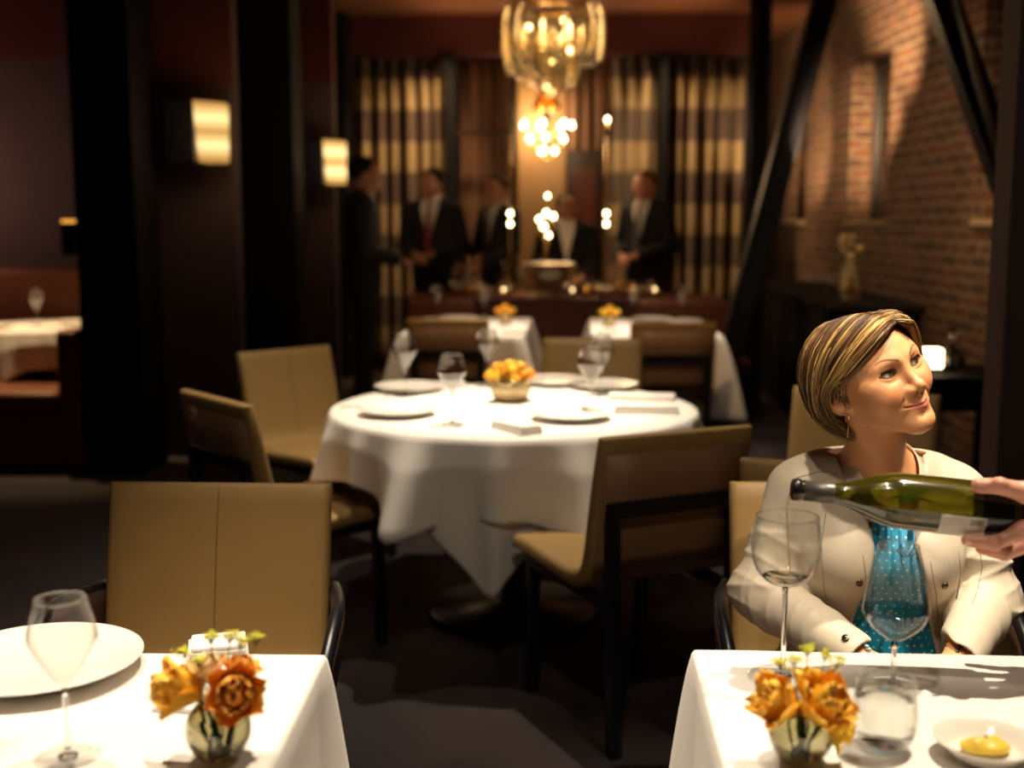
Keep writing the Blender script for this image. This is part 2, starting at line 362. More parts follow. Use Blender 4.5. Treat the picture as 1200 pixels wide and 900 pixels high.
# steel bracing in front of the brick wall
def beam(label, a, b, w, t, name='steel_brace'):
    a, b = Vector(a), Vector(b); d = (b-a); L_ = d.length; q = d.to_track_quat('Z', 'Y').to_matrix().to_4x4(); M = Matrix.Translation(a) @ q
    m = MB(); 
    m.box((-w/2, -t/2, 0), (w/2, -t/2+.014, L_), M); m.box((-w/2, t/2-.014, 0), (w/2, t/2, L_), M); m.box((-.008, -t/2, 0), (.008, t/2, L_), M)
    return tag(m.build(name, steel_m, smooth=False, bevel=.002), label, 'steel brace')
p0 = aty(966, 0, 8.0); p1 = aty(886, 300, 8.0); d = Vector(p1)-Vector(p0)
beam('diagonal black steel brace leaning left against the slim column, left of the narrow windows', Vector(p0)-d*.17, Vector(p1)+d*.42, .15, .15)
p0 = aty(1104, 0, 6.0); p1 = aty(1186, 232, 6.0); d = Vector(p1)-Vector(p0)
b2 = beam('diagonal black steel brace running down right to the brown pillar', Vector(p0)-d*.62, Vector(p1)+d*.15, .13, .13)
o = MB().tube([Vector(aty(1120, 0, 5.9))-d*.5, aty(1120, 0, 5.9), aty(1176, 205, 5.9)], .018, 12).build('steel_pipe', pmat('grey_pipe', (.25, .21, .16), .35, .8, var=.1)); tag(o, 'thin pale pipe running along the right diagonal brace', 'pipe')
tag(beam('x', (1.25, 8.5, 0), (1.25, 8.5, CEIL), .13, .18, 'steel_column'), 'upright black steel column between right curtain and brick wall', 'column')
# curtains: pleated, woven in broad bands
def curtain_mat():
    m, nt, out = new_mat('banded_curtain'); L = nt.links.new; p = N(nt, 'ShaderNodeBsdfPrincipled', Roughness=.75); p.inputs['Sheen Weight'].default_value = .2
    tc = N(nt, 'ShaderNodeTexCoord'); sp = N(nt, 'ShaderNodeSeparateXYZ'); L(tc.outputs['Object'], sp.inputs[0])
    dv = N(nt, 'ShaderNodeMath', operation='MULTIPLY_ADD'); dv.inputs[1].default_value = 1/.56; dv.inputs[2].default_value = .20; L(sp.outputs[2], dv.inputs[0])
    fr = N(nt, 'ShaderNodeMath', operation='FRACT'); L(dv.outputs[0], fr.inputs[0]); cr = N(nt, 'ShaderNodeValToRGB'); e = cr.color_ramp.elements
    e[0].position = 0; e[0].color = (.085, .045, .028, 1); e[1].position = .44; e[1].color = (.085, .045, .028, 1)
    for ps, c in ((.53, (.36, .25, .11, 1)), (.93, (.36, .25, .11, 1)), (1.0, (.085, .045, .028, 1))): x = e.new(ps); x.color = c
    L(fr.outputs[0], cr.inputs[0]); no = N(nt, 'ShaderNodeTexNoise', Scale=150.0); L(tc.outputs['Object'], no.inputs[0])
    mx = N(nt, 'ShaderNodeMix', data_type='RGBA', blend_type='MULTIPLY'); mx.inputs[0].default_value = .3; L(cr.outputs[0], mx.inputs[6]); L(no.outputs[0], mx.inputs[7]); L(mx.outputs[2], p.inputs['Base Color']); L(p.outputs[0], out.inputs[0]); return m
cur_m = curtain_mat(); brown_cur = pmat('brown_sheer', (.13, .062, .030), .8, var=.2, scale=4)
def curtain(x0, x1, y, label, z0=.03, z1=2.85, m=cur_m, pleat=.135, amp=.085, seed=1):
    n = int((x1-x0)/pleat*10); rows = []; r_ = random.Random(seed); ph = [r_.uniform(-.6, .6) for _ in range(60)]
    for k in range(10):
        z = z0+(z1-z0)*k/9; row = []
        for i in range(n+1):
            x = x0+(x1-x0)*i/n; a = (x-x0)/pleat*2*pi; q = ph[int(a/(2*pi)) % 60]
            row.append((x, y+amp*(sin(a+.5*sin(a*.37+seed)+q*.2)+.25*sin(a*2.3+seed))*(1-.15*k/9)+.006*sin(z*3+i*.3), z))
        rows.append(row)
    mb = MB(); mb.grid(rows); o = mb.build('curtain', m, fix=False, solid=.004); return tag(o, label, 'curtain')
curtain(-2.02, -1.19, 11.0, 'gold and brown banded curtain at far left, behind the two left waiters', seed=1)
curtain(.26, .72, 11.0, 'narrow gold and brown banded curtain just left of the right-hand slim black post', seed=3)
curtain(.82, 1.50, 11.0, 'gold and brown banded curtain at far right next to the steel column', seed=5)
curtain(-1.06, -.62, 11.15, 'plain brown sheer curtain between left banded curtain and the lit niche', m=brown_cur, pleat=.12, amp=.02, seed=7)
structure(MB().box((-2.7, 10.85, 2.86), (1.62, 10.95, CEIL)).build('trim_4', red_m, smooth=False))
for x0, x1, lab in ((-1.17, -1.08, 'tall slim black post beside the left banded curtain'), (.735, .80, 'tall slim black post between the right-hand curtains'), (-.60, -.56, 'thin dark post at the left of the lit niche')):
    tag(MB().box((x0, 10.8, 0), (x1, 10.9, 2.86)).build('post', black_m, bevel=.004, smooth=False), lab, 'post')
tag(MB().box((-1.08, 10.86, 2.16), (-.56, 10.90, 2.21)).build('rail', wood_m, bevel=.004, smooth=False), 'dark horizontal rail across the brown sheer curtain', 'rail')
curtain(-.11, .26, 11.45, 'plain brown sheer curtain at the right side of the lit niche', m=brown_cur, pleat=.12, amp=.02, seed=9)
# lit plaster niche and dark doors beyond in the middle
structure(MB().box((-.56, 11.6, 0), (.30, 11.7, CEIL)).build('wall_niche', pmat('gold_plaster', (.26, .150, .058), .5, var=.25, scale=2.5), smooth=False))
d_ = MB().box((-.09, 11.28, .0), (.24, 11.35, 2.05)).build('cabinet_door', wood_m, bevel=.004, smooth=False); tag(d_, 'dark wooden panel standing at the right side of the lit niche', 'panel')
MB().box((-.03, 11.27, .3), (.18, 11.285, 1.9)).build('inset_panel', mahog_m, d_, smooth=False)
# ================================================================== PEOPLE
def head_sdf(P, fem=True, lids=True):
    x, y, z = P; ax_ = np.abs(x); S = (ax_, y, z)
    d = s_ell(P, (0, -.014, .022), (.0755, .093, .073))
    d = smin(d, s_ell(P, (0, .030, .018), (.062, .056, .062)), .03)
    d = smin(d, s_ell(P, (0, .020, -.030), (.0620, .062, .070)), .03)
    d = smin(d, s_cap(S, (.048, .0, -.060), (.010, .068, -.094), .017, .019), .03)       # jaw
    d = smin(d, s_sph(P, (0, .072, -.096), .0175), .022)                                   # chin
    d = smin(d, s_ell(S, (.037, .056, -.034), (.029, .027, .026)), .022)                    # cheek
    d = smin(d, s_ell(S, (.050, .048, -.012), (.020, .022, .016)), .02)                      # cheekbone
    d = smin(d, s_cap(S, (.010, .080, .016), (.044, .064, .017), .009, .008), .018)         # brow
    d = smax(d, -s_ell(S, (.031, .096, -.001), (.019, .017, .0125)), .016)                   # socket
    d = smin(d, s_ell(P, (0, .0695, -.061), (.027, .0240, .0235)), .018)                       # muzzle
    # nose
    n = s_cap(P, (0, .080, .010), (0, .1015, -.030), .0060, .0085)
    n = smin(n, s_sph(P, (0, .1035, -.0340), .0092), .006)
    n = smin(n, s_ell(S, (.0112, .0935, -.0385), (.0070, .0100, .0072)), .007)
    n = smin(n, s_cap(P, (0, .1, -.041), (0, .089, -.0475), .005, .005), .006)
    d = smin(d, n, .012)
    d = smax(d, -s_ell(S, (.0062, .0985, -.0458), (.0036, .0058, .0042)), .003)
    # lips
    cx = ax_
    up = s_cap(S, (.0045, .0930, -.0629), (.0240, .0810, -.0645), .0040, .0020)
    lo = s_cap(S, (0, .0915, -.0706), (.0210, .0805, -.0662), .0050, .0022)
    d = smin(d, np.minimum(up, s_sph(P, (0, .0942, -.0638), .0038)), .004)
    d = smin(d, lo, .005)
    d = smax(d, -s_cap(S, (0, .0990, -.0670), (.0135, .0920, -.0658), .0010, .0010), .003)
    d = smax(d, -s_cap(S, (.0135, .0920, -.0658), (.0275, .0800, -.0618), .0010, .0014), .003)
    d = smax(d, -s_ell(P, (0, .0965, -.0835), (.016, .006, .004)), .008)                    # below the lip
    d = smax(d, -s_cap(S, (.0250, .0820, -.048), (.0345, .0775, -.062), .0002, .0010), .007)  # smile line
    d = smax(d, -s_cap(P, (0, .1005, -.050), (0, .0985, -.0575), .0018), .004)                # philtrum
    if lids:
        e = (.0315, .0690, 0)
        lid = s_ell(S, e, (.0158, .0150, .0142))
        d = smin(d, lid, .006)
        zc = (ax_-.0315)*.10+.0006; t = np.clip(1-((ax_-.0315)/.0150)**2, 0, 1)
        # almond opening
        ap = np.sqrt(((ax_-.0315)/.0148)**2+((z-zc)/.0068)**2+1e-12)
        ap = (ap-1)*.0068*1.2
        ap = np.maximum(ap, .074-y)
        d = smax(d, -ap, .0016)
        d = smax(d, -s_cap(S, (.0195, .0855, .0065), (.0315, .0880, .0102), .0007, .0009), .0025)
        d = smax(d, -s_cap(S, (.0315, .0880, .0102), (.0445, .0770, .0072), .0009, .0007), .0025)
    # ear
    er = s_ell(S, (.0790, -.015, -.0160), (.0080, .0175, .0290), ((.84, .54, 0), (-.54, .84, 0), (0, 0, 1)))
    er = smax(er, -s_ell(S, (.0880, -.0085, -.0110), (.0070, .0105, .0185)), .004)
    er = smin(er, s_cap(S, (.0735, -.004, -.004), (.0740, -.003, -.020), .0032, .0040), .003)
    er = smin(er, s_sph(S, (.0730, -.004, -.0430), .0062), .006)
    d = smin(d, er, .006)
    return d
def head_colors(p, base, lips, brow):
    # p: (n,3) in head space
    x, y, z = np.abs(p[:, 0]), p[:, 1], p[:, 2]; n = len(p)
    c = np.tile(np.array(base), (n, 1)).astype(float)
    def mixc(c, col, w): return c*(1-w[:, None])+np.array(col)*w[:, None]
    fr = (y > .02)
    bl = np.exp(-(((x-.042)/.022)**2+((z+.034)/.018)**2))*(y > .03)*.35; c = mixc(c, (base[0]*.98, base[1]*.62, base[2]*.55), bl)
    # lips
    t = np.clip(x/.0255, 0, 1); zu = -.0592-.0030*t**1.6; zl = -.0770+.0125*t**1.7
    inl = np.clip(np.minimum((zu-z), (z-zl))/.0012+.5, 0, 1)*(x < .026)*(y > .074); c = mixc(c, lips, np.clip(inl, 0, 1)*.9)
    # brows
    bz = .0175+.0100*np.sin(np.clip((x-.012)/.040, 0, 1)**1.15*2.55); bw = .0025*np.clip(1.3-(x-.012)/.040, .22, 1)
    b = np.clip((bw-np.abs(z-bz))/.0014+.4, 0, 1)*(x > .0125)*(x < .0500)*(y > .04); c = mixc(c, brow, b*.82)
    # lid line and shadow
    ex = np.clip(1-((x-.0315)/.0160)**2, 0, 1); up = .0074*np.sqrt(ex); zc = (x-.0315)*.10+.0006
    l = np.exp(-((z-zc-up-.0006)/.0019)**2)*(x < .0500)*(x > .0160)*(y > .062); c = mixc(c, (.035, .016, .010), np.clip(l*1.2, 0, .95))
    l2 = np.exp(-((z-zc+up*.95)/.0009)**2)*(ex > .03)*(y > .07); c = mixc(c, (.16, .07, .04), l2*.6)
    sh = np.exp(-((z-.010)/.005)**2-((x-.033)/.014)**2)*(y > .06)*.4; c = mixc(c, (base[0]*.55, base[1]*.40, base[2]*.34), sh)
    return c

def hand_caps(w, M, scale=1.0, curl=(.35, .5, .35), spread=.08, thumb=((.022, .018, -.006), (.042, .048, -.016), (.050, .078, -.026), (.047, .102, -.034)), pinch=0):
    # w wrist, M columns: x thumb side, y fingers, z back of the hand. returns capsules (a, b, ra, rb, k)
    T = lambda p: V3(*w)+scale*(np.array(M)@V3(*p)); out = []
    xs = (.027, .009, -.009, -.026); ky = (.086, .089, .084, .076)
    L = ((.043, .026, .021), (.047, .030, .022), (.043, .028, .021), (.034, .021, .018)); R = (.0092, .0095, .0090, .0080)
    for i in range(4):
        out.append((T((xs[i]*.55, .0, -.002)), T((xs[i], ky[i], -.001)), .0145*scale, .0115*scale, .012))
        p = V3(xs[i], ky[i], -.002); a = 0; s = (xs[i]/.027)*spread
        for j in range(3):
            a += curl[j]*(1+.08*i); q = p+L[i][j]*V3(sin(s)*cos(a), cos(s)*cos(a), -sin(a))
            out.append((T(p), T(q), R[i]*scale*(1-.07*j), R[i]*scale*(.93-.07*j), .004)); p = q
    for j in range(3):
        out.append((T(thumb[j]), T(thumb[j+1]), (.0140, .0115, .0100)[j]*scale, (.0115, .0100, .0086)[j]*scale, .008 if j == 0 else .004))
    return out
def caps_union(P, caps, d=None):
    palm = None; rest = None
    for a, b, ra, rb, k in caps:
        c = s_cap(P, a, b, ra, rb)
        d = c if d is None else smin(d, c, k)
    return d

# ------------------------------------------------------------------ the seated woman
HC = np.array([.5217, 2.12, 1.1328])
def head_frame(a, p, r):
    f0 = np.array([sin(a), -cos(a), 0]); u0 = np.array([0, 0, 1.0])
    f = f0*cos(p)+u0*sin(p); u = -f0*sin(p)+u0*cos(p); rr = np.cross(f, u)
    u2 = u*cos(r)+rr*sin(r); r2 = rr*cos(r)-u*sin(r); return np.stack([r2, f, u2], 1)
HM = head_frame(.4675, .238, .3314)
def HW(p): return HC+HM@V3(*p)          # head space -> world
skin_m = vmat('skin', rough=.42, sss=.12, spec=.45, bump=.06, bscale=900)
SK = (.65, .31, .14)

W_LA = ((.416, 2.235, .893), (.350, 2.185, .712), (.500, 1.995, .650))    # arm at the left of the picture
W_RA = ((.726, 2.235, .883), (.770, 2.190, .703), (.652, 2.000, .648))
def w_torso(P, o=0.0):
    x, y, z = P
    d = s_ell(P, (.570, 2.240, .790), (.158+o, .098+o, .190+o))
    d = smin(d, s_cap(P, (.432, 2.250, .892), (.712, 2.250, .884), .044+o), .09)
    d = smin(d, s_ell(P, (.572, 2.245, .600), (.138+o, .098+o, .16+o)), .08)
    d = smin(d, s_ell(P, (.572, 2.270, .520), (.165+o, .12+o, .10+o)), .08)
    for cx in (.502, .632): d = smin(d, s_sph(P, (cx, 2.160, .785), .064+o), .05)
    return d
def w_neck(P, o=0):
    a = HW((0, -.030, -.055)); return s_cap(P, a, (.572, 2.225, .900), .050+o, .056+o)
def w_trap(P, o=0):
    return smin(s_cap(P, (.548, 2.24, .950), (.445, 2.25, .905), .034+o, .034+o), s_cap(P, (.60, 2.24, .945), (.700, 2.25, .897), .034+o, .034+o), .02)
def mk_frame(y, z):
    y = V3(*y); y /= np.linalg.norm(y); z = V3(*z); z -= y*(y@z); z /= np.linalg.norm(z); return np.stack([np.cross(y, z), y, z], 1)
HL = hand_caps((.510, 1.985, .648), mk_frame((.85, -.36, -.10), (0, -.45, .9)), .88, (.35, .45, .3), .02, thumb=((-.022, .018, -.006), (-.040, .048, -.012), (-.046, .075, -.016), (-.042, .097, -.020)))
HR = hand_caps((.642, 1.988, .646), mk_frame((-.85, -.20, -.02), (0, -.35, .93)), .88, (.30, .45, .3), .02)
def w_body(P):
    Lp = loc(P, HC, HM)
    d = smin(head_sdf(Lp), w_neck(P), .018)
    # sternomastoid
    d = smin(d, s_cap(P, HW((.058, -.02, -.06)), (.588, 2.170, .915), .012, .010), .02)
    b = smin(w_torso(P, -.012), w_trap(P, -.012), .04)
    b = smin(b, s_cap(P, (.575, 2.17, .91), (.425, 2.215, .915), .010), .03)
    d = smin(d, b, .045)
    for A in (W_LA, W_RA):
        d = smin(d, s_cap(P, A[0], A[1], .042, .036), .03); d = smin(d, s_cap(P, A[1], A[2], .036, .024), .02)
    d = caps_union(P, HL, d); d = caps_union(P, HR, d)
    for sx, kx in ((.50, .47), (.645, .67)):
        d = smin(d, s_cap(P, (sx, 2.24, .535), (kx, 1.90, .535), .075, .052), .03)
        d = smin(d, s_cap(P, (kx, 1.90, .535), (kx+.01, 1.95, .09), .050, .032), .02); d = smin(d, s_cap(P, (kx+.01, 1.95, .07), (kx, 1.83, .045), .03, .022), .02)
    return d
wx = axis([(.20, .012), (.415, .0013), (.66, .003), (.70, .012), .86])
wy = axis([(1.72, .012), (1.90, .003), (2.00, .0016), (2.215, .0035), (2.25, .010), 2.42])
wz = axis([(.0, .014), (.60, .004), (.74, .006), (.96, .0014), (1.27, .006), 1.29])
wv, wq = iso(w_body, wx, wy, wz)
Lc = (wv-HC)@HM
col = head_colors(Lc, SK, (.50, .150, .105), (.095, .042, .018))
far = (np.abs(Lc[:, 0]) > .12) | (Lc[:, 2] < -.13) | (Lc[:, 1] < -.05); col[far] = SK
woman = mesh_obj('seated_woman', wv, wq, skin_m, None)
tag(woman, 'woman with short blonde bob, open cream jacket and blue dotted blouse, seated looking up', 'person')
eye_m = vmat('eye', rough=.08, spec=.6)
gaze = HM@V3(-.20, 1, .22); gaze /= np.linalg.norm(gaze)
for sx in (1, -1):
    c = HW((.0315*sx, .0692, 0)); m = MB(); m.lathe([(0, -.0122)]+[(.0122*sin(t*pi/40), -.0122*cos(t*pi/40)) for t in range(1, 40)]+[(0, .0122)], 40)
    Z = Vector(gaze); q = Z.to_track_quat('Z', 'Y').to_matrix()
    vs = np.array([tuple(v) for v in m.v]); r = np.hypot(vs[:, 0], vs[:, 1]); fr = vs[:, 2] > 0
    cc = np.tile(np.array((.55, .48, .41)), (len(vs), 1)); cc[fr & (r < .0060)] = (.055, .035, .014); cc[fr & (r < .0048)] = (.12, .07, .025); cc[fr & (r < .0026)] = (.004, .004, .004)
    vs[fr & (r < .0062), 2] += .0006
    vs = vs@np.array(q).T+c
    o = mesh_obj('eye', vs, m.f, eye_m, woman, cols=cc); o['label'] = 'brown eye looking up to the right'
lash_m = pmat('eyelash', (.012, .007, .005), .6, var=.05)
for sx in (1, -1):
    m = MB(); rim = []
    for i in range(15):
        t = -1+2*i/14; x = .0315+.0150*t; z = (x-.0315)*.10+.0006+.0066*sqrt(max(0, 1-t*t)); y = .0692+sqrt(max(1e-6, .0146**2-(x-.0315)**2*.86-z*z))
        rim.append((x*sx, y, z))
    m.tube([HW(p) for p in rim], [.0003]+[.0007]*13+[.0004], 6)
    for i in range(1, 15):
        for h in (0, .5):
            if i+h > 14: continue
            a = V3(*rim[i])*(1-h)+V3(*rim[min(14, i+1)])*h; o = (i-6)/9.0
            m.tube([HW(a), HW(a+V3(sx*o*.0025, .0042, .0012)), HW(a+V3(sx*o*.0045, .0062, .0042))], [.00035, .0002, .00005], 4)
    m.build('eyelash', lash_m, woman)

# hair ---------------------------------------------------------------
hair_m = vmat('hair', rough=.48, spec=.4, bump=.0, bscale=60)
def hair_base(P):
    d = s_ell(P, (0, -.020, .017), (.083, .100, .081))
    d = smin(d, s_ell(P, (0, -.052, -.025), (.070, .062, .070)), .03)
    x, y, z = P
    cut = .86*(y-.066)-.5*(z-.055)          # face side
    cut = np.minimum(cut, 9); d = smax(d, cut, .012)
    d = smax(d, -s_ell(P, (0, .075, -.035), (.075, .085, .085)), .01)
    e = s_ell((np.abs(x), y, z), (.086, .006, -.014), (.030, .040, .040)); d = smax(d, -e, .006)
    return d
hv, hq = iso(hair_base, np.arange(-.11, .111, .0035), np.arange(-.14, .12, .0035), np.arange(-.12, .14, .0035))
def catmull(g, t):
    n = len(g)-1; k = min(int(t*n), n-1); u = t*n-k
    p0, p1, p2, p3 = g[max(k-1, 0)], g[k], g[k+1], g[min(k+2, n)]
    return .5*((2*p1)+(-p0+p2)*u+(2*p0-5*p1+4*p2-p3)*u*u+(-p0+3*p1-3*p2+p3)*u**3)
A_ = lambda *r: [np.array(p, float) for p in r]
GR = [  # her right side, nearer the camera: parting -> over the ear -> nape
 A_((-0.026, 0.078, 0.0744), (0.01, 0.094, 0.0712), (0.05, 0.078, 0.05), (0.078, 0.04, 0.024), (0.089, -0.004, 0.012), (0.088, -0.032, -0.006)),
 A_((-0.028, 0.07, 0.0856), (0.014, 0.086, 0.0872), (0.06, 0.066, 0.0648), (0.086, 0.026, 0.034), (0.094, -0.018, 0.008), (0.087, -0.042, -0.04)),
 A_((-0.029, 0.048, 0.0968), (0.02, 0.058, 0.1032), (0.07, 0.042, 0.0776), (0.094, 0.004, 0.036), (0.097, -0.038, -0.012), (0.08, -0.034, -0.078)),
 A_((-0.029, 0.015, 0.1016), (0.02, 0.018, 0.1096), (0.075, 0.004, 0.0808), (0.101, -0.024, 0.03), (0.098, -0.054, -0.034), (0.074, -0.018, -0.084)),
 A_((-0.027, -0.02, 0.1016), (0.018, -0.03, 0.1096), (0.07, -0.05, 0.0824), (0.094, -0.066, 0.028), (0.09, -0.072, -0.044), (0.062, -0.03, -0.096)),
 A_((-0.022, -0.045, 0.0968), (0.006, -0.08, 0.1016), (0.042, -0.106, 0.0712), (0.06, -0.12, 0.018), (0.06, -0.104, -0.05), (0.046, -0.058, -0.102)),
 A_((-0.018, -0.055, 0.092), (-0.012, -0.092, 0.092), (-0.004, -0.124, 0.0648), (0.002, -0.136, 0.01), (0.002, -0.114, -0.055), (0.006, -0.072, -0.102))]
GL = [  # her left side
 A_((-0.027, 0.078, 0.076), (-0.044, 0.086, 0.0664), (-0.066, 0.07, 0.05), (-0.082, 0.048, 0.016), (-0.084, 0.032, -0.026), (-0.076, 0.026, -0.052)),
 A_((-0.028, 0.062, 0.0888), (-0.054, 0.066, 0.0824), (-0.08, 0.048, 0.058), (-0.094, 0.026, 0.01), (-0.092, 0.008, -0.04), (-0.078, 0, -0.08)),
 A_((-0.029, 0.03, 0.0984), (-0.062, 0.034, 0.092), (-0.088, 0.012, 0.0632), (-0.1, -0.014, 0.008), (-0.095, -0.032, -0.046), (-0.076, -0.026, -0.092)),
 A_((-0.027, -0.01, 0.1), (-0.058, -0.022, 0.0952), (-0.082, -0.044, 0.0664), (-0.094, -0.062, 0.01), (-0.086, -0.066, -0.05), (-0.064, -0.044, -0.098)),
 A_((-0.022, -0.04, 0.0968), (-0.04, -0.07, 0.092), (-0.058, -0.096, 0.0632), (-0.064, -0.108, 0.012), (-0.058, -0.096, -0.052), (-0.04, -0.062, -0.102)),
 A_((-0.018, -0.055, 0.092), (-0.012, -0.092, 0.092), (-0.004, -0.124, 0.0648), (0.002, -0.136, 0.01), (0.002, -0.114, -0.055), (0.006, -0.072, -0.102))]
hb = MB(); hc = []; rr = random.Random(3)
hb.add([tuple(v) for v in hv], [tuple(q) for q in hq.tolist()]); hc += [(.075, .036, .014)]*len(hv)
def lock(G, u, layer, w, seed):
    n = len(G)-1; k = min(int(u*n), n-1); f = u*n-k
    g = [G[k][i]*(1-f)+G[k+1][i]*f for i in range(6)]
    r2 = random.Random(seed); off = V3(r2.gauss(0, .0022), r2.gauss(0, .0022), r2.gauss(0, .0022)); tip = V3(r2.gauss(0, .004), r2.gauss(0, .006), r2.gauss(0, .006))
    c0 = V3(0, -.02, .0); pts = []; t1 = r2.uniform(.86, 1.02) if r2.random() < .8 else r2.uniform(.6, .9); ph = r2.uniform(0, 6)
    K = 13
    for i in range(K):
        t = min(1, t1*i/(K-1)); p = catmull(g, t); s = 1-.05*layer*min(1, 3*t+.1)
        p = c0+(p-c0)*s+off*min(1, 4*t)+tip*t**3+(V3(.6, 1, .6)*(.0035*sin(7*t+9*u)*t+.0012*sin(11*t+ph)))
        pts.append(p)
    rad = [w*(.55+.6*sin(pi*min(1, .12+i/(K-1)*.8)))*(1 if i < K-3 else (.75, .45, .12)[i-K+3]) for i in range(K)]
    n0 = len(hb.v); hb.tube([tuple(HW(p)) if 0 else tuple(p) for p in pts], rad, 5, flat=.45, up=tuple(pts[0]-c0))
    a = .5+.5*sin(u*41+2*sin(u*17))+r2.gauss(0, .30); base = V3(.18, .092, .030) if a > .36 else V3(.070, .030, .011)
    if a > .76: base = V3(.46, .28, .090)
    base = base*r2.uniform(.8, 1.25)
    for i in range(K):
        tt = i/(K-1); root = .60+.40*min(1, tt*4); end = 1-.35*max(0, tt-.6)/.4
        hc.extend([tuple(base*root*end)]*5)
for i in range(3000):
    lay = rr.random()**1.5*1.8; u = rr.random()**.85; lock(GR, u, lay, rr.uniform(.0006, .0019), 1000+i)
for i in range(1100):
    lay = rr.random()**1.5*1.8; lock(GL, rr.random(), lay, rr.uniform(.0007, .0019), 5000+i)
GS = [A_((.074, .040, .030), (.0775, .030, .022), (.0795, .018, .010), (.0790, .010, -.004), (.0775, .004, -.016), (.0765, .002, -.026)),
      A_((.080, .020, .034), (.0835, .010, .024), (.0850, -.002, .012), (.0880, -.014, .006), (.0900, -.028, .0), (.0880, -.040, -.014))]
for i in range(260): lock(GS, rr.random()**2.6, rr.random(), rr.uniform(.0006, .0015), 9000+i)
hvw = np.array(hb.v)@HM.T+HC
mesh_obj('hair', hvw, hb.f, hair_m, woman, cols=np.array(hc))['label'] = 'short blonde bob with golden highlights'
# earring
gold = pmat('gold', (.75, .48, .18), .25, 1, var=.05); silver = pmat('silver', (.75, .74, .72), .2, 1, var=.05)
el = HW((.0775, -.002, -.046)); m = MB(); m.lathe([(0, -.002), (.002, 0), (0, .002)], 10, tuple(el+V3(-.001, -.002, 0)))
m.tube([el+V3(0, -.002, -.001), el+V3(.0, -.002, -.018), el+V3(-.0005, -.002, -.034)], [.0006, .0007, .0012], 6); m.lathe([(0, -.004), (.0018, -.001), (.0008, .003), (0, .004)], 8, tuple(el+V3(-.0005, -.002, -.037)))
m.build('earring', gold, woman)['label'] = 'long gold drop earring'

# clothes --------------------------------------------------------------
def w_blouse(P):
    x, y, z = P
    d = smin(w_torso(P, .001), w_trap(P, -.02), .03)
    g = np.exp(-((x-.578)/.05)**2)*np.clip((z-.70)/.12, 0, 1)
    d = d-.0018*np.sin((x-.578)*420+3*np.sin(z*25))*g-.0025*n3(P, 32, 2)-.010*np.exp(-((z-.70-.2*(x-.57))/.012)**2)*.35
    d = smax(d, -s_ell(P, (.575, 2.05, .945), (.056, .14, .105)), .006)
    d = smax(d, z-.93, .01); d = smax(d, .50-z, .01); return d
bv, bq = iso(w_blouse, np.arange(.36, .80, .004), np.arange(2.02, 2.42, .004), np.arange(.46, .96, .004))
def blouse_mat():
    m, nt, out = new_mat('blouse'); L = nt.links.new
    p = N(nt, 'ShaderNodeBsdfPrincipled', Roughness=.6); tc = N(nt, 'ShaderNodeTexCoord'); sp = N(nt, 'ShaderNodeSeparateXYZ'); L(tc.outputs['Object'], sp.inputs[0])
    def M_(op, a, b=None, c=None):
        n = N(nt, 'ShaderNodeMath', operation=op)
        for i, v in enumerate((a, b, c)):
            if v is None: continue
            if isinstance(v, (int, float)): n.inputs[i].default_value = v
            else: L(v, n.inputs[i])
        return n.outputs[0]
    no = N(nt, 'ShaderNodeTexNoise', Scale=18.0); L(tc.outputs['Object'], no.inputs['Vector'])
    wob = M_('MULTIPLY', no.outputs[0], .012)
    S = .0145; xx = M_('DIVIDE', M_('ADD', sp.outputs[0], wob), S); zz = M_('DIVIDE', M_('ADD', sp.outputs[2], wob), S*.9)
    row = M_('FLOOR', zz); sh = M_('MULTIPLY', M_('MODULO', row, 2.0), .5); fx = M_('SUBTRACT', M_('FRACT', M_('ADD', xx, sh)), .5); fz = M_('SUBTRACT', M_('FRACT', zz), .5)
    r = M_('SQRT', M_('ADD', M_('MULTIPLY', fx, fx), M_('MULTIPLY', fz, fz))); dot = M_('LESS_THAN', r, .135)
    mx = N(nt, 'ShaderNodeMix', data_type='RGBA'); mx.inputs[6].default_value = (.004, .27, .46, 1); mx.inputs[7].default_value = (.45, .62, .62, 1)
    L(dot, mx.inputs[0]); L(mx.outputs[2], p.inputs['Base Color']); L(p.outputs[0], out.inputs[0]); return m
mesh_obj('blouse', bv, bq, blouse_mat(), woman)['label'] = 'bright blue blouse with small white polka dots'
tie_m = pmat('blouse_tie', (.004, .20, .36), .6)
m = MB()
m.tube([aty(1053, 622, 2.075), aty(1056, 655, 2.068), aty(1062, 690, 2.075), aty(1060, 735, 2.09)], [.003, .0035, .003, .0025], 6, flat=.5)
m.tube([aty(1072, 622, 2.075), aty(1068, 655, 2.066), aty(1066, 690, 2.074), aty(1069, 730, 2.09)], [.003, .0035, .003, .0025], 6, flat=.5)
m.tube([aty(1058, 652, 2.066), aty(1052, 645, 2.062), aty(1056, 638, 2.066), aty(1062, 652, 2.062), aty(1070, 640, 2.066), aty(1073, 647, 2.062), aty(1065, 653, 2.064)], .003, 6)
m.build('neck_tie_cord', tie_m, woman)

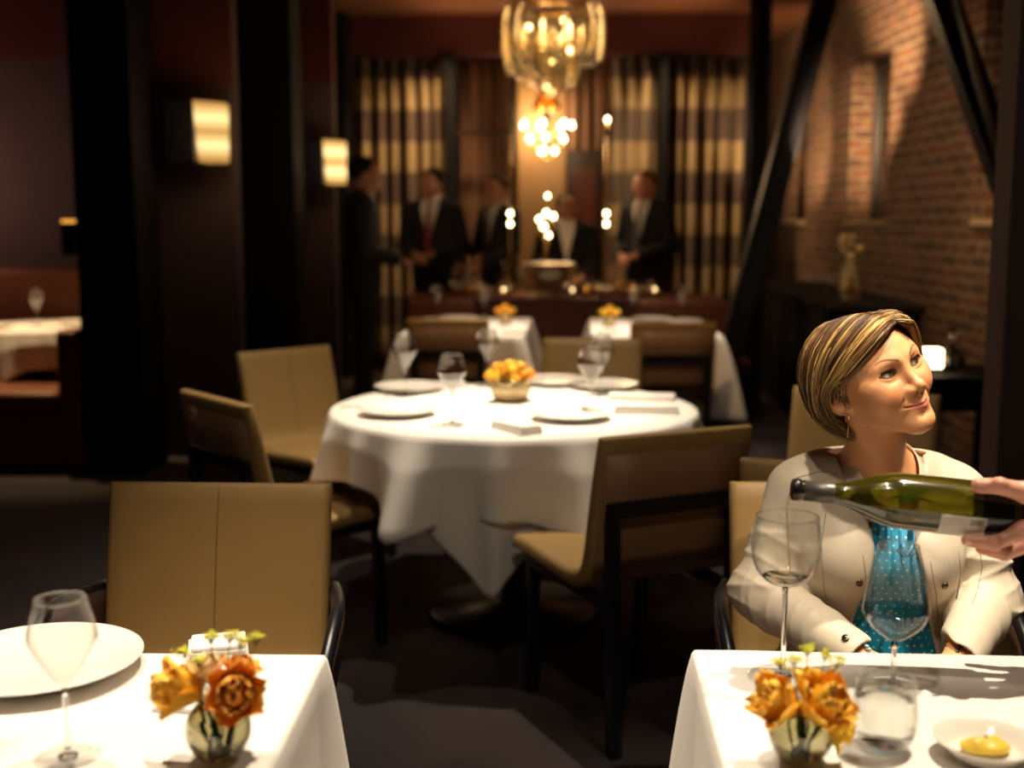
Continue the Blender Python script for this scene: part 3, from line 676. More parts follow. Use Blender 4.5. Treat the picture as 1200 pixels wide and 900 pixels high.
def seg_t(P, a, b):
    a = V3(*a); d = V3(*b)-a; dd = d@d; t = ((P[0]-a[0])*d[0]+(P[1]-a[1])*d[1]+(P[2]-a[2])*d[2])/dd
    return t
SEAMS = [((.475, 2.13, .905), (.462, 2.09, .80)), ((.462, 2.09, .80), (.455, 2.12, .66)), ((.662, 2.13, .90), (.675, 2.09, .80)), ((.675, 2.09, .80), (.680, 2.12, .66)),
         ((.425, 2.19, .945), (.400, 2.165, .86)), ((.400, 2.165, .86), (.405, 2.15, .79)), ((.722, 2.19, .94), (.742, 2.165, .86)), ((.742, 2.165, .86), (.738, 2.15, .78))]
def w_jacket(P):
    x, y, z = P
    d = smin(w_torso(P, .011), w_trap(P, .008), .04)
    d = d-.0035*n3(P, 26, 1)-.0015*n3(P, 60, 5)
    for A, s in ((W_LA, 1), (W_RA, -1)):
        t = seg_t(P, A[0], A[1]); u = seg_t(P, A[1], A[2])
        c1 = s_cap(P, A[0], A[1], .050, .050)-.0105*(1-np.abs(np.sin(t*8.5+12*x*s+9*z)))**2*np.clip(t*1.7-.35, 0, 1)-.006*(1-np.abs(np.sin(t*13-14*x*s+5)))**2*np.clip(t-.1, 0, 1)
        c2 = s_cap(P, A[1], A[2], .052, .041)-.0105*(1-np.abs(np.sin(u*9-10*x*s+12*z)))**2*np.clip(1.05-u*1.25, 0, 1)-.005*(1-np.abs(np.sin(u*15+17*z)))**2*np.clip(1-u*1.1, 0, 1)
        e = smin(c1, c2, .022)
        # cut the cuff off square and hollow it
        ax_ = V3(*A[2])-V3(*A[1]); ax_ /= np.linalg.norm(ax_); q = V3(*A[2])
        pl = (P[0]-q[0])*ax_[0]+(P[1]-q[1])*ax_[1]+(P[2]-q[2])*ax_[2]
        e = smax(e, pl+.006, .004); e = smax(e, -smax(s_cap(P, V3(*A[2])-ax_*.10, V3(*A[2])+ax_*.02, .034, .0355), -(pl+.06), .004), .003)
        d = smin(d, e, .022)
    # open front
    cx = .574+.06*(.8-z); w = .034+np.clip(.82-z, 0, 1)*.24+np.clip(z-.86, 0, 1)*.42+.0*z
    op = np.abs(x-cx)-w
    op = np.maximum(op, y-2.235)
    d = smax(d, -op, .008)
    d = smax(d, -smax(w_neck(P, .010), .90-z, .01), .01)
    d = smax(d, -smin(w_torso(P, .0015), w_trap(P, -.006), .03), .003)
    d = smax(d, .545-z, .01)
    d = smax(d, z-.972, .008)
    g = None
    for a, b in SEAMS:
        c = s_cap((x, y, z), a, b, .0); c = np.sqrt(np.maximum(c, 0)**2); g = c if g is None else np.minimum(g, c)
    # seams: a shallow groove measured in the front view
    for a, b in SEAMS:
        A0 = V3(a[0], 0, a[2]); B0 = V3(b[0], 0, b[2]); c = s_cap((x, y*0, z), A0, B0, 0.0)
        pass
    return d
jv, jq = iso(w_jacket, np.arange(.22, .89, .0032), np.arange(1.93, 2.42, .0034), np.arange(.52, 1.0, .0032))
jack_m = pmat('cream_jacket', (.53, .455, .35), .45, var=.05, scale=9, bump=.10, bscale=700, spec=.35)
mesh_obj('jacket', jv, jq, jack_m, woman)['label'] = 'open cream snap-front jacket'
def strip(name, path, m, parent, th=.004, n=3):
    # path: list of (inner point, outer point)
    rows = []
    for a, b in path:
        a, b = V3(*a), V3(*b); rows.append([tuple(a+(b-a)*k/n) for k in range(n+1)])
    mm = MB(); mm.grid(rows); return mm.build(name, m, parent, sub=2, solid=th, fix=False)
strip('collar', [((.545, 2.278, .996), (.535, 2.300, .968)), ((.520, 2.255, .996), (.500, 2.270, .962)), ((.511, 2.205, .984), (.486, 2.205, .952)), ((.514, 2.165, .962), (.492, 2.152, .928)), ((.525, 2.132, .932), (.508, 2.118, .900)), ((.540, 2.108, .902), (.534, 2.096, .882))], jack_m, woman)
strip('collar', [((.595, 2.278, .992), (.604, 2.300, .964)), ((.622, 2.255, .990), (.642, 2.270, .956)), ((.630, 2.205, .978), (.656, 2.205, .944)), ((.627, 2.165, .956), (.650, 2.150, .922)), ((.617, 2.132, .928), (.634, 2.116, .896)), ((.604, 2.108, .900), (.608, 2.096, .880))], jack_m, woman)
snap_m = pmat('snap_metal', (.12, .09, .06), .3, 1, var=.1)
from mathutils.bvhtree import BVHTree
thread_m = pmat('seam_thread', (.30, .24, .17), .7)
jbvh = BVHTree.FromPolygons([tuple(v) for v in jv.tolist()], [tuple(q) for q in jq.tolist()])
def on_jacket(px, py):
    h = jbvh.ray_cast(Vector((0, 0, 1.4)), Vector(ray(px, py)).normalized())
    if h[0] is None: return None, None
    return h[0], (h[1] if h[1].y < 0 else -h[1])
for px, py in ((1007, 683), (1107, 686), (1020, 616), (991, 748)):
    p, nn = on_jacket(px, py); m = MB(); M = Matrix.Translation(p+nn*.001) @ nn.to_track_quat('Z', 'Y').to_matrix().to_4x4()
    m.lathe([(0, -.002), (.0062, -.001), (.0068, .001), (.0058, .003), (.0040, .002), (.0028, .0036), (0, .0042)], 20, M=M); m.build('snap_button', snap_m, woman)
for path in (((1148, 640), (1151, 665), (1146, 690), (1138, 712)), ((1011, 650), (1015, 680), (1010, 708), (996, 736)), ((1090, 655), (1097, 695), (1100, 735)),
             ((1080, 552), (1110, 551), (1140, 560)), ((934, 560), (960, 553), (986, 556)), ((968, 600), (962, 640), (966, 690), (975, 735)), ((1122, 640), (1126, 670), (1120, 710))):
    pts = []
    for a, b in zip(path, path[1:]):
        for k in range(5):
            p, nn = on_jacket(a[0]+(b[0]-a[0])*k/5, a[1]+(b[1]-a[1])*k/5)
            if p is not None and (not pts or abs(p.y-pts[-1].y) < .02): pts.append(p+nn*.0002)
    m = MB(); m.tube(pts, .0009, 5); m.build('seam', thread_m, woman)
m = MB()
for i in range(16):
    a = 2*pi*i/16; q = V3(.662, 2.004, .650)+V3(.010*cos(a), .014*cos(a)*.8+0*a, .030*sin(a)); m.lathe([(0, -.004), (.0035, -.002), (.0042, 0), (.0035, .002), (0, .004)], 8, tuple(q))
m.build('bracelet', pmat('dark_beads', (.03, .012, .008), .3), woman)['label'] = 'dark beaded bracelet'
m = MB()
for i in range(18):
    a = 2*pi*i/18; q = V3(.500, 1.992, .654)+V3(-.008*cos(a), .020*cos(a), .027*sin(a)); m.lathe([(0, -.004), (.003, -.002), (.0038, 0), (.003, .002), (0, .004)], 8, tuple(q))
m.build('bracelet', pmat('pale_beads', (.35, .55, .58), .2, .3), woman)['label'] = 'pale turquoise beaded bracelet'
def w_trousers(P):
    d = smin(w_torso(P, .006), s_ell(P, (.572, 2.275, .525), (.178, .135, .085)), .02)
    for sx, kx in ((.50, .47), (.645, .67)):
        d = smin(d, s_cap(P, (sx, 2.24, .545), (kx, 1.90, .540), .088, .064), .03)
        d = smin(d, s_cap(P, (kx, 1.90, .540), (kx+.01, 1.95, .12), .062, .050), .02)
    return smax(smax(d-.002*n3(P, 25, 3), .10-P[2], .005), P[2]-.60, .01)
tv, tq = iso(w_trousers, np.arange(.34, .82, .009), np.arange(1.76, 2.44, .009), np.arange(.07, .66, .009))
mesh_obj('trousers', tv, tq, pmat('dark_trousers', (.012, .012, .016), .8), woman)
for kx in (.47, .67):
    sv, sq = iso(lambda P: smax(smin(s_cap(P, (kx+.01, 1.965, .045), (kx, 1.78, .030), .045, .034), s_cap(P, (kx+.01, 1.96, .05), (kx+.01, 1.95, .10), .046), .02), .004-P[2], .004), np.arange(kx-.08, kx+.09, .006), np.arange(1.72, 2.03, .006), np.arange(-.01, .16, .006))
    mesh_obj('shoe', sv, sq, pmat('shoe_leather', (.01, .008, .008), .3), woman)
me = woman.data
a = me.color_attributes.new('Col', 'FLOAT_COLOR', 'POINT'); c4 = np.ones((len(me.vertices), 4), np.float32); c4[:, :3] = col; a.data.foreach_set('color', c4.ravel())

# ------------------------------------------------------------------ the waiter's hand, reaching in from the right
W1 = lambda px, py, y: aty(px, py, y)
wh = [(W1(1250, 602, 1.70), W1(1300, 600, 1.72), .030, .026, .02), (W1(1240, 590, 1.685), W1(1285, 596, 1.71), .020, .024, .02), (W1(1240, 618, 1.70), W1(1285, 606, 1.71), .020, .024, .02),
      (W1(1147, 569, 1.668), W1(1172, 570, 1.662), .0108, .0115, .004), (W1(1172, 570, 1.662), W1(1205, 578, 1.664), .0115, .0140, .004), (W1(1205, 578, 1.664), W1(1245, 592, 1.68), .0145, .021, .012),
      (W1(1134, 633, 1.668), W1(1166, 637, 1.655), .0088, .0100, .004), (W1(1166, 637, 1.655), W1(1200, 622, 1.658), .0100, .0120, .004), (W1(1200, 622, 1.658), W1(1245, 612, 1.68), .0125, .018, .012),
      (W1(1150, 643, 1.695), W1(1178, 649, 1.685), .0086, .0098, .004), (W1(1178, 649, 1.685), W1(1212, 634, 1.685), .0098, .0115, .004), (W1(1212, 634, 1.685), W1(1250, 616, 1.70), .0120, .018, .012),
      (W1(1152, 640, 1.722), W1(1180, 645, 1.715), .0085, .0095, .004), (W1(1180, 645, 1.715), W1(1214, 632, 1.712), .0095, .0110, .004), (W1(1214, 632, 1.712), W1(1252, 614, 1.72), .0115, .017, .012),
      (W1(1164, 632, 1.750), W1(1188, 637, 1.742), .0074, .0084, .004), (W1(1188, 637, 1.742), W1(1216, 626, 1.738), .0084, .0100, .004), (W1(1216, 626, 1.738), W1(1252, 610, 1.735), .0100, .015, .012),
      (W1(1300, 600, 1.72), W1(1420, 622, 1.78), .027, .037, .02), (W1(1420, 622, 1.78), W1(1640, 650, 1.92), .037, .046, .02)]
def wh_sdf(P): 
    d = caps_union(P, wh)
    for a, r in ((W1(1172, 568, 1.655), .0122), (W1(1166, 636, 1.651), .0105)): d = smin(d, s_sph(P, a, r*.9), .004)
    return d-.0006*n3(P, 160, 1)
hx = axis([(.54, .0016), (.80, .006), 1.30]); vv, qq = iso(wh_sdf, hx, axis([(1.60, .0024), (1.80, .006), 2.02]), axis([(.86, .0022), (1.06, .006), 1.08]))
hand_c = np.tile(np.array((.62, .29, .20)), (len(vv), 1))
kn = np.exp(-((vv[:, 0]-W1(1166, 637, 1.655)[0])/.008)**2)*(vv[:, 2] < .99); hand_c = hand_c*(1-.25*kn[:, None])+np.array((.60, .17, .12))*.25*kn[:, None]
for a, w in ((W1(1147, 569, 1.66), .016), (W1(1134, 633, 1.66), .014), (W1(1150, 643, 1.69), .014)):
    g = np.exp(-(((vv-np.array(a))**2).sum(1))/w**2)*.5; hand_c = hand_c*(1-g[:, None])+np.array((.68, .25, .17))*g[:, None]
waiter = mesh_obj('waiter', vv, qq, vmat('waiter_skin', rough=.45, sss=.12, bump=.15, bscale=500), None, cols=hand_c)
tag(waiter, "waiter's hand reaching in at right edge, holding the dark wine bottle by its base", 'person')
nail_m = pmat('fingernail', (.72, .42, .34), .25, var=.04)
for c, d, r in ((W1(1149, 566, 1.658), (-1, -.35, .10), (.0095, .0062)), (W1(1135, 634, 1.660), (-1, -.2, -.1), (.0075, .0050))):
    Z = V3(0, -1, .55 if r[0] > .009 else -.2); M = mk_frame(d, Z); m = MB(); rows = []
    for i in range(7):
        u = -1+2*i/6; rows.append([tuple(V3(*c)+M@V3(.0058*v*sqrt(max(.05, 1-abs(u)**4)), r[0]*u, .0016+.0018*(1-v*v)-.0012*u*u)) for v in np.linspace(-1, 1, 7)])
    m.grid(rows); m.build('fingernail', nail_m, waiter, solid=.0006, fix=False)
suit_m = pmat('black_suit_cloth', (.006, .006, .009), .85, var=.2, bump=.1)
cf = V3(*W1(1330, 604, 1.735)); ce = V3(*W1(1640, 650, 1.92)); dr = (ce-cf)/np.linalg.norm(ce-cf)
m = MB(); m.tube([cf+dr*.012, cf, cf+dr*.1, cf+dr*.2, ce+dr*.06], [.034, .040, .047, .054, .062], 24, caps=False); m.build('sleeve', suit_m, waiter, solid=.003, fix=False)
m = MB(); m.tube([cf-dr*.018, cf+dr*.06], [.034, .035], 24, caps=False); m.build('shirt_cuff', pmat('white_shirt', (.75, .72, .68), .7), waiter, solid=.002, fix=False)

# ------------------------------------------------------------------ standing staff at the back
def staff(name, loc_, rz, label, H=1.80, arms='front', tie=(.02, .008, .012), hairc=(.012, .008, .006), shirt=(.70, .66, .60), turn=0.0, suit=suit_m, skin=(.36, .16, .09), lean=0.0):
    # figure faces +Y in its own space, built at 1.80 m
    root_scale = H/1.80
    hc = V3(0, .035+lean*.3, 1.665); hm = np.array(Matrix.Rotation(turn, 3, 'Z')); 
    SH = ((.195, 0, 1.455), (-.195, 0, 1.455))
    if arms == 'front': EL = ((.255, -.01, 1.17), (-.255, -.01, 1.17)); HN = ((.075, .235, 1.10), (-.075, .235, 1.10))
    elif arms == 'work': EL = ((.26, .04, 1.19), (-.26, .04, 1.19)); HN = ((.17, .30, 1.06), (-.15, .30, 1.04))
    else: EL = ((.245, -.03, 1.16), (-.245, -.03, 1.16)); HN = ((.235, .05, .90), (-.235, .05, .90))
    hands = []
    for i, sg in ((0, 1), (1, -1)):
        w = HN[i]; fd = V3(*w)-V3(*EL[i]); fd /= np.linalg.norm(fd)
        if arms != 'down': fd = fd+V3(-.5*sg, .1, 0)
        M = mk_frame(fd, (sg*.5, -.2, .8) if arms != 'down' else (sg, 0, 0))
        th = ((.022, .018, -.006), (.042, .048, -.016), (.050, .078, -.026), (.047, .102, -.034))
        if sg > 0: th = tuple((-a, b, c) for a, b, c in th)
        hands.append(hand_caps(w, M, 1.0, (.3, .4, .3), .03, th))
    def trunk(P, o=0):
        d = s_ell(P, (0, 0, 1.27), (.170+o, .110+o, .25+o)); d = smin(d, s_cap(P, (.15, -.01, 1.45), (-.15, -.01, 1.45), .058+o), .12)
        d = smin(d, s_ell(P, (0, 0, 1.02), (.155+o, .115+o, .17+o)), .10); return smin(d, s_cap(P, (0, -.01, 1.50), (0, .01, 1.53), .07+o*.3), .06)
    def armf(P, d, r, cut=None):
        for i in (0, 1):
            e = smin(s_cap(P, SH[i], EL[i], r[0], r[1]), s_cap(P, EL[i], HN[i], r[1], r[2]), .02); d = smin(d, e, .04)
        return d
    def legs(P, d, o):
        for s in (1, -1):
            d = smin(d, s_cap(P, (.09*s, 0, .92), (.10*s, .01, .50), .078+o, .056+o), .05); d = smin(d, s_cap(P, (.10*s, .01, .50), (.11*s, -.02, .08), .054+o, .036+o*1.2), .03)
        return d
    def body(P):
        L = loc(P, hc, hm); d = head_sdf(tuple(q/1.08 for q in L), lids=False)*1.08
        d = smin(d, s_cap(P, (0, .0, 1.62), (0, -.01, 1.48), .055, .060), .03)
        d = smin(d, trunk(P, -.02), .03); d = armf(P, d, (.045, .038, .026)); d = legs(P, d, -.012)
        for h in hands: d = caps_union(P, h, d)
        for s in (1, -1): d = smin(d, s_cap(P, (.11*s, -.02, .05), (.12*s, .10, .03), .03, .024), .03)
        return d
    X = np.arange(-.37, .371, .008); 
    bv, bq = iso(body, axis([(-.40, .014), (-.12, .005), (.12, .014), .40]), axis([(-.18, .008), (.40+.06, .008), .48]), axis([(-.01, .018), (.86, .009), (1.15, .012), (1.50, .005), (1.82, .006), 1.83]))
    L = (bv-hc)@hm/1.08; cc = head_colors(L, skin, (.38, .12, .09), hairc); cc[(L[:, 1] < -.02) | (np.abs(L[:, 0]) > .1) | (L[:, 2] < -.13)] = skin
    root = mesh_obj(name, bv, bq, staff_skin, None, cols=cc); tag(root, label, 'person', None)
    root.location = loc_; root.rotation_euler = (0, 0, rz); root.scale = (root_scale,)*3
    def jk(P):
        x, y, z = P; d = armf(P, trunk(P, .012), (.064, .056, .046)); d = d-.004*n3(P, 18, 2)
        d = smin(d, s_ell(P, (0, -.01, .92), (.185, .135, .14)), .06); d = smax(d, .82-z, .01)
        for i in (0, 1):
            a = V3(*HN[i])-V3(*EL[i]); a /= np.linalg.norm(a); d = smax(d, -smax(-((x-HN[i][0])*a[0]+(y-HN[i][1])*a[1]+(z-HN[i][2])*a[2]+.01), s_sph(P, tuple(V3(*HN[i])+a*.05), .085), .01), .005)
        v = np.maximum(np.abs(x)-np.clip((z-1.17)*.25, 0, .075), -y); d = smax(d, -np.maximum(v, 1.12-z), .006)
        return smax(d, -s_cap(P, (0, -.01, 1.50), (0, .01, 1.62), .066), .008)
    jv, jq = iso(jk, np.arange(-.38, .381, .010), np.arange(-.20, .46, .010), np.arange(.78, 1.60, .010)); mesh_obj('jacket', jv, jq, suit, root)
    sv, sq = iso(lambda P: smax(smax(smin(trunk(P, .001), s_cap(P, (0, -.005, 1.50), (0, .003, 1.548), .064), .03), 1.0-P[2], .01), P[2]-1.555, .006), np.arange(-.22, .221, .009), np.arange(-.15, .16, .009), np.arange(.98, 1.60, .008)); mesh_obj('shirt', sv, sq, pmat('shirt_cloth', shirt, .7), root)
    tv, tq = iso(lambda P: smax(smax(legs(P, s_ell(P, (0, 0, .98), (.165, .125, .13)), .012)-.002*n3(P, 20, 4), .05-P[2], .01), P[2]-1.04, .01), np.arange(-.2, .201, .012), np.arange(-.16, .16, .012), np.arange(.03, 1.12, .014)); mesh_obj('trousers', tv, tq, suit, root)
    if tie: 
        m = MB(); ys = lambda z: .122 if z < 1.35 else .122-(z-1.35)*.25
        m.grid([[(x*w, ys(z)+.012+.003*(1-abs(x)), z) for x in (-1, 0, 1)] for z, w in ((1.535, .016), (1.50, .010), (1.40, .018), (1.25, .026), (1.12, .030), (1.09, .004))]); m.build('necktie', pmat('necktie_silk', tie, .4), root, solid=.005, fix=False)
    hd, hq_ = iso(lambda P: (lambda L: smax(smax(s_ell(L, (0, -.022, .030), (.082, .097, .083)), .86*(L[1]-.058)-.5*(L[2]-.050), .01), -(L[2]+.055+.25*(L[1])), .01)-.0015*n3(P, 150, 2))(tuple(q/1.08 for q in loc(P, hc, hm))), np.arange(-.12, .121, .006), np.arange(-.14, .20, .006), np.arange(1.55, 1.83, .006))
    mesh_obj('hair', hd, hq_, pmat('dark_hair', hairc, .95, spec=.1), root)
    for s in (1, -1):
        v_, q_ = iso(lambda P: smax(s_cap(P, (.11*s, -.03, .045), (.125*s, .14, .03), .045, .036), .002-P[2], .004), np.arange(.11*s-.07, .11*s+.085, .008), np.arange(-.1, .2, .008), np.arange(-.01, .11, .008)); mesh_obj('shoe', v_, q_, shoe_m, root)
    return root
staff_skin = vmat('staff_skin', rough=.5); shoe_m = pmat('black_shoe', (.008, .007, .007), .25)
def stand(px, y): d = ray(px, 300); return (float(d[0]/d[1]*y), y, 0)
staff('waiter', stand(424, 8.3), -pi*.42, 'dark-suited waiter standing in profile before the left striped curtain, nearest the lamps', 1.86, 'front', (.02, .02, .03), turn=0)
staff('waiter', stand(508, 9.98), pi*.93, 'dark-suited waiter with reddish tie standing before the left curtain, hands clasped', 1.85, 'front', (.20, .03, .035), turn=-.5)
staff('waiter', stand(585, 9.98), pi*.72, 'dark-suited waiter looking down beside the brass floor lamp, left of the silver bucket', 1.79, 'work', (.02, .015, .02), turn=.2)
staff('bartender', stand(664, 10.0), pi*1.0, 'dark-haired staff member in open jacket and white shirt working behind the silver bucket', 1.64, 'work', None, turn=.3, shirt=(.85, .80, .72))
staff('waiter', stand(757, 9.98), pi*.78, 'pink-faced grey-haired waiter in dark suit standing before the right curtain', 1.83, 'front', (.10, .09, .10), hairc=(.10, .06, .045), skin=(.50, .20, .14), turn=.25)
# ================================================================== CHAIRS
tan_m = pmat('tan_leather', (.30, .185, .064), .46, var=.06, scale=12, bump=.12, bscale=350, spec=.4)
seam_m = pmat('seam_stitching', (.16, .095, .045), .7)
brown_leather = pmat('brown_leather', (.055, .028, .018), .5, var=.1, bump=.1)
def ribbon(center, th):
    # closed outline of a thick ribbon along centre points (y, z)
    n = len(center); L_, R_ = [], []
    for i, (y, z) in enumerate(center):
        a = center[max(i-1, 0)]; b = center[min(i+1, n-1)]; ty, tz = b[0]-a[0], b[1]-a[1]; l = math.hypot(ty, tz); t = th[i]/2
        L_.append((y-tz/l*t, z+ty/l*t)); R_.append((y+tz/l*t, z-ty/l*t))
    return L_, R_
def shell(center, th, hw, name, m, parent, crown=.006, taper=None):
    # sweep the ribbon across x with softly rounded long edges
    L_, R_ = ribbon(center, th); n = len(center); xs = [-1, -.985, -.94, -.8, -.4, 0, .4, .8, .94, .985, 1]; rows = []
    for x in xs:
        e = max(0, (abs(x)-.94)/.06); s = sqrt(max(0, 1-(e*.92)**2))
        row = []
        for i in range(n):
            mid = ((L_[i][0]+R_[i][0])/2, (L_[i][1]+R_[i][1])/2); w = hw if taper is None else hw*taper[i]
            row.append((x*w, mid[0]+(L_[i][0]-mid[0])*s, mid[1]+(L_[i][1]-mid[1])*s))
        for i in range(n-1, -1, -1):
            mid = ((L_[i][0]+R_[i][0])/2, (L_[i][1]+R_[i][1])/2); w = hw if taper is None else hw*taper[i]
            row.append((x*w, mid[0]+(R_[i][0]-mid[0])*s, mid[1]+(R_[i][1]-mid[1])*s))
        rows.append(row)
    mb = MB(); k = 2*n; vs = [p for r in rows for p in r]; fs = [(i*k+j, i*k+(j+1) % k, (i+1)*k+(j+1) % k, (i+1)*k+j) for i in range(len(xs)-1) for j in range(k)]
    fs += [tuple(range(k)), tuple((len(xs)-1)*k+j for j in range(k-1, -1, -1))]; mb.add(vs, fs)
    return mb.build(name, m, parent, bevel=.004)
SEATC = [(.235, .452), (.22, .462), (.12, .458), (0, .450), (-.10, .446), (-.150, .452)]; SEATT = [.030, .044, .048, .048, .050, .052]
BACKC = [(-.150, .452), (-.185, .464), (-.208, .492), (-.222, .535), (-.238, .62), (-.258, .72), (-.280, .815), (-.288, .848), (-.2895, .856)]; BACKT = [.052, .053, .053, .052, .050, .046, .040, .036, .022]
SGN = -1
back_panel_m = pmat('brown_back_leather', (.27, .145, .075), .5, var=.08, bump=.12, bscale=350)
def make_chair(arms=False):
    root = empty('dining_chair', cat='chair')
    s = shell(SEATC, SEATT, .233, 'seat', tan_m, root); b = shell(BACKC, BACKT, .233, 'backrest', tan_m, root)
    def seamline(C_, T_, side, lo=0):
        L_, R_ = ribbon(C_, T_); P = L_ if side > 0 else R_; return [(0, y, z) for y, z in P[lo:]]
    mb = MB(); mb.tube([(0, y+.0005, z) for _, y, z in seamline(BACKC, BACKT, -1, 2)], .0016, 6) if False else None
    mb.tube([(.0, y-(.0001), z) for _, y, z in seamline(BACKC, BACKT, SGN, 2)][:-1], .0015, 6)
    mb.build('seam', seam_m, b)
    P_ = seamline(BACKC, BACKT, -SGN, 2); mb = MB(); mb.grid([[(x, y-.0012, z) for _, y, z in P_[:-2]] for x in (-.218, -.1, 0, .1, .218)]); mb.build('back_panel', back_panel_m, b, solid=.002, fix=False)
    # black frame: inverted U behind the back, rails under the seat, four legs
    fr = MB(); fr.box((-.205, -.292, .640), (.205, -.262, .682)); fr.build('back_rail', steel_m, root, bevel=.004, smooth=False)
    fr = MB()
    for sx in (-1, 1): fr.box((sx*.190-.015, -.27, .395), (sx*.190+.015, .20, .425))
    fr.box((-.19, .165, .395), (.19, .195, .425)); fr.build('seat_frame', steel_m, root, bevel=.004, smooth=False)
    for sx in (-1, 1):
        q = MB(); x0, x1 = sorted((sx*.205, sx*.170)); q.prism([(-.292, .66), (-.262, .66), (-.268, .30), (-.285, 0), (-.317, 0), (-.302, .30)], 0, x0, x1); q.build('leg', steel_m, root, bevel=.004, smooth=False)
        q = MB(); q.prism([(.165, .41), (.200, .41), (.208, 0), (.180, 0)], 0, x0, x1); q.build('leg', steel_m, root, bevel=.004, smooth=False)
    if arms:
        for sx in (-1, 1):
            rows = []; rim = []
            for i in range(13):
                t = i/12; y = -.270+t*.40; x = sx*(.238+.045*sin(pi*min(1, t*1.35)*.62)); zt = .640+.012*sin(t*pi)-.16*max(0, (t-.45)/.55)**1.8; zb = .455
                rows.append([(x*(1-.10*(1-k/5)**2), y, zb+(zt-zb)*k/5) for k in range(6)]); rim.append((x, y, zt))
            mb = MB(); mb.grid(rows); a = mb.build('armrest', brown_leather, root, solid=.024, fix=False); mb = MB(); mb.tube(rim, .013, 8); mb.build('arm_rim', steel_m, a)
    return root
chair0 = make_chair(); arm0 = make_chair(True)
TC = (-.215, 4.16)     # centre of the round table
_used = []
def chair(x, y, rz, label, group=None, src=None):
    src = src or chair0
    o = src if src not in _used else copy_tree(src); _used.append(o)
    return place(o, (x, y, 0), rz, label, group)
def chair_edge(p, q, label, group=None, src=None):
    # put a chair so that the top edge of its back runs from p to q (left and right ends seen from behind it)
    p, q = Vector(p), Vector(q); c = (p+q)/2; e = (q-p).normalized(); f = Vector((-e.y, e.x)); rz = math.atan2(-f.x, f.y)
    o = c+f*.29; return chair(o.x, o.y, rz, label, group, src)
G1 = 'tan dining chairs'
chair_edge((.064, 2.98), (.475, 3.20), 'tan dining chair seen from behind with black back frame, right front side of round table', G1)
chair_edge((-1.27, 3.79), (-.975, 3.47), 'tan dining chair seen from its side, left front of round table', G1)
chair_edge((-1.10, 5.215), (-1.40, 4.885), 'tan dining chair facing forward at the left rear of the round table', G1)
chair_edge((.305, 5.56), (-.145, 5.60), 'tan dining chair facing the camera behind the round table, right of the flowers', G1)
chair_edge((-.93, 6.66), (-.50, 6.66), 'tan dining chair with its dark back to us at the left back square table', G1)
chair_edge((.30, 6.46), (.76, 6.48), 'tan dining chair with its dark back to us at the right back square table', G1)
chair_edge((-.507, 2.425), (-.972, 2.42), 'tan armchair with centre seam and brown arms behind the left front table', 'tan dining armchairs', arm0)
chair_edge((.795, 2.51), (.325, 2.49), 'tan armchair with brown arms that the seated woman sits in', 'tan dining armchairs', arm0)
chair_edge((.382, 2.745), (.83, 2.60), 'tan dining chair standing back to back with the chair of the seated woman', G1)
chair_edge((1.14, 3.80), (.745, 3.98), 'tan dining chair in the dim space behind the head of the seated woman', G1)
# ================================================================== TABLES
def cloth_mat(name, col):
    m, nt, out = new_mat(name); L = nt.links.new; p = N(nt, 'ShaderNodeBsdfPrincipled', Roughness=.75); p.inputs['Specular IOR Level'].default_value = .25
    p.inputs['Base Color'].default_value = (*col, 1); tc = N(nt, 'ShaderNodeTexCoord'); a = N(nt, 'ShaderNodeTexNoise', Scale=700.0); b = N(nt, 'ShaderNodeTexNoise', Scale=5.0, Detail=3.0)
    L(tc.outputs['Object'], a.inputs[0]); L(tc.outputs['Object'], b.inputs[0]); m1 = N(nt, 'ShaderNodeMath', operation='MULTIPLY_ADD'); m1.inputs[1].default_value = .06; L(a.outputs[0], m1.inputs[0]); L(b.outputs[0], m1.inputs[2])
    bp = N(nt, 'ShaderNodeBump', Strength=.35, Distance=.006); L(m1.outputs[0], bp.inputs['Height']); L(bp.outputs[0], p.inputs['Normal'])
    mx = N(nt, 'ShaderNodeMix', data_type='RGBA'); mx.inputs[6].default_value = (*[c*.96 for c in col], 1); mx.inputs[7].default_value = (*col, 1); L(b.outputs[0], mx.inputs[0]); L(mx.outputs[2], p.inputs['Base Color'])
    L(p.outputs[0], out.inputs[0]); return m
linen_m = cloth_mat('white_linen', (.80, .76, .70))
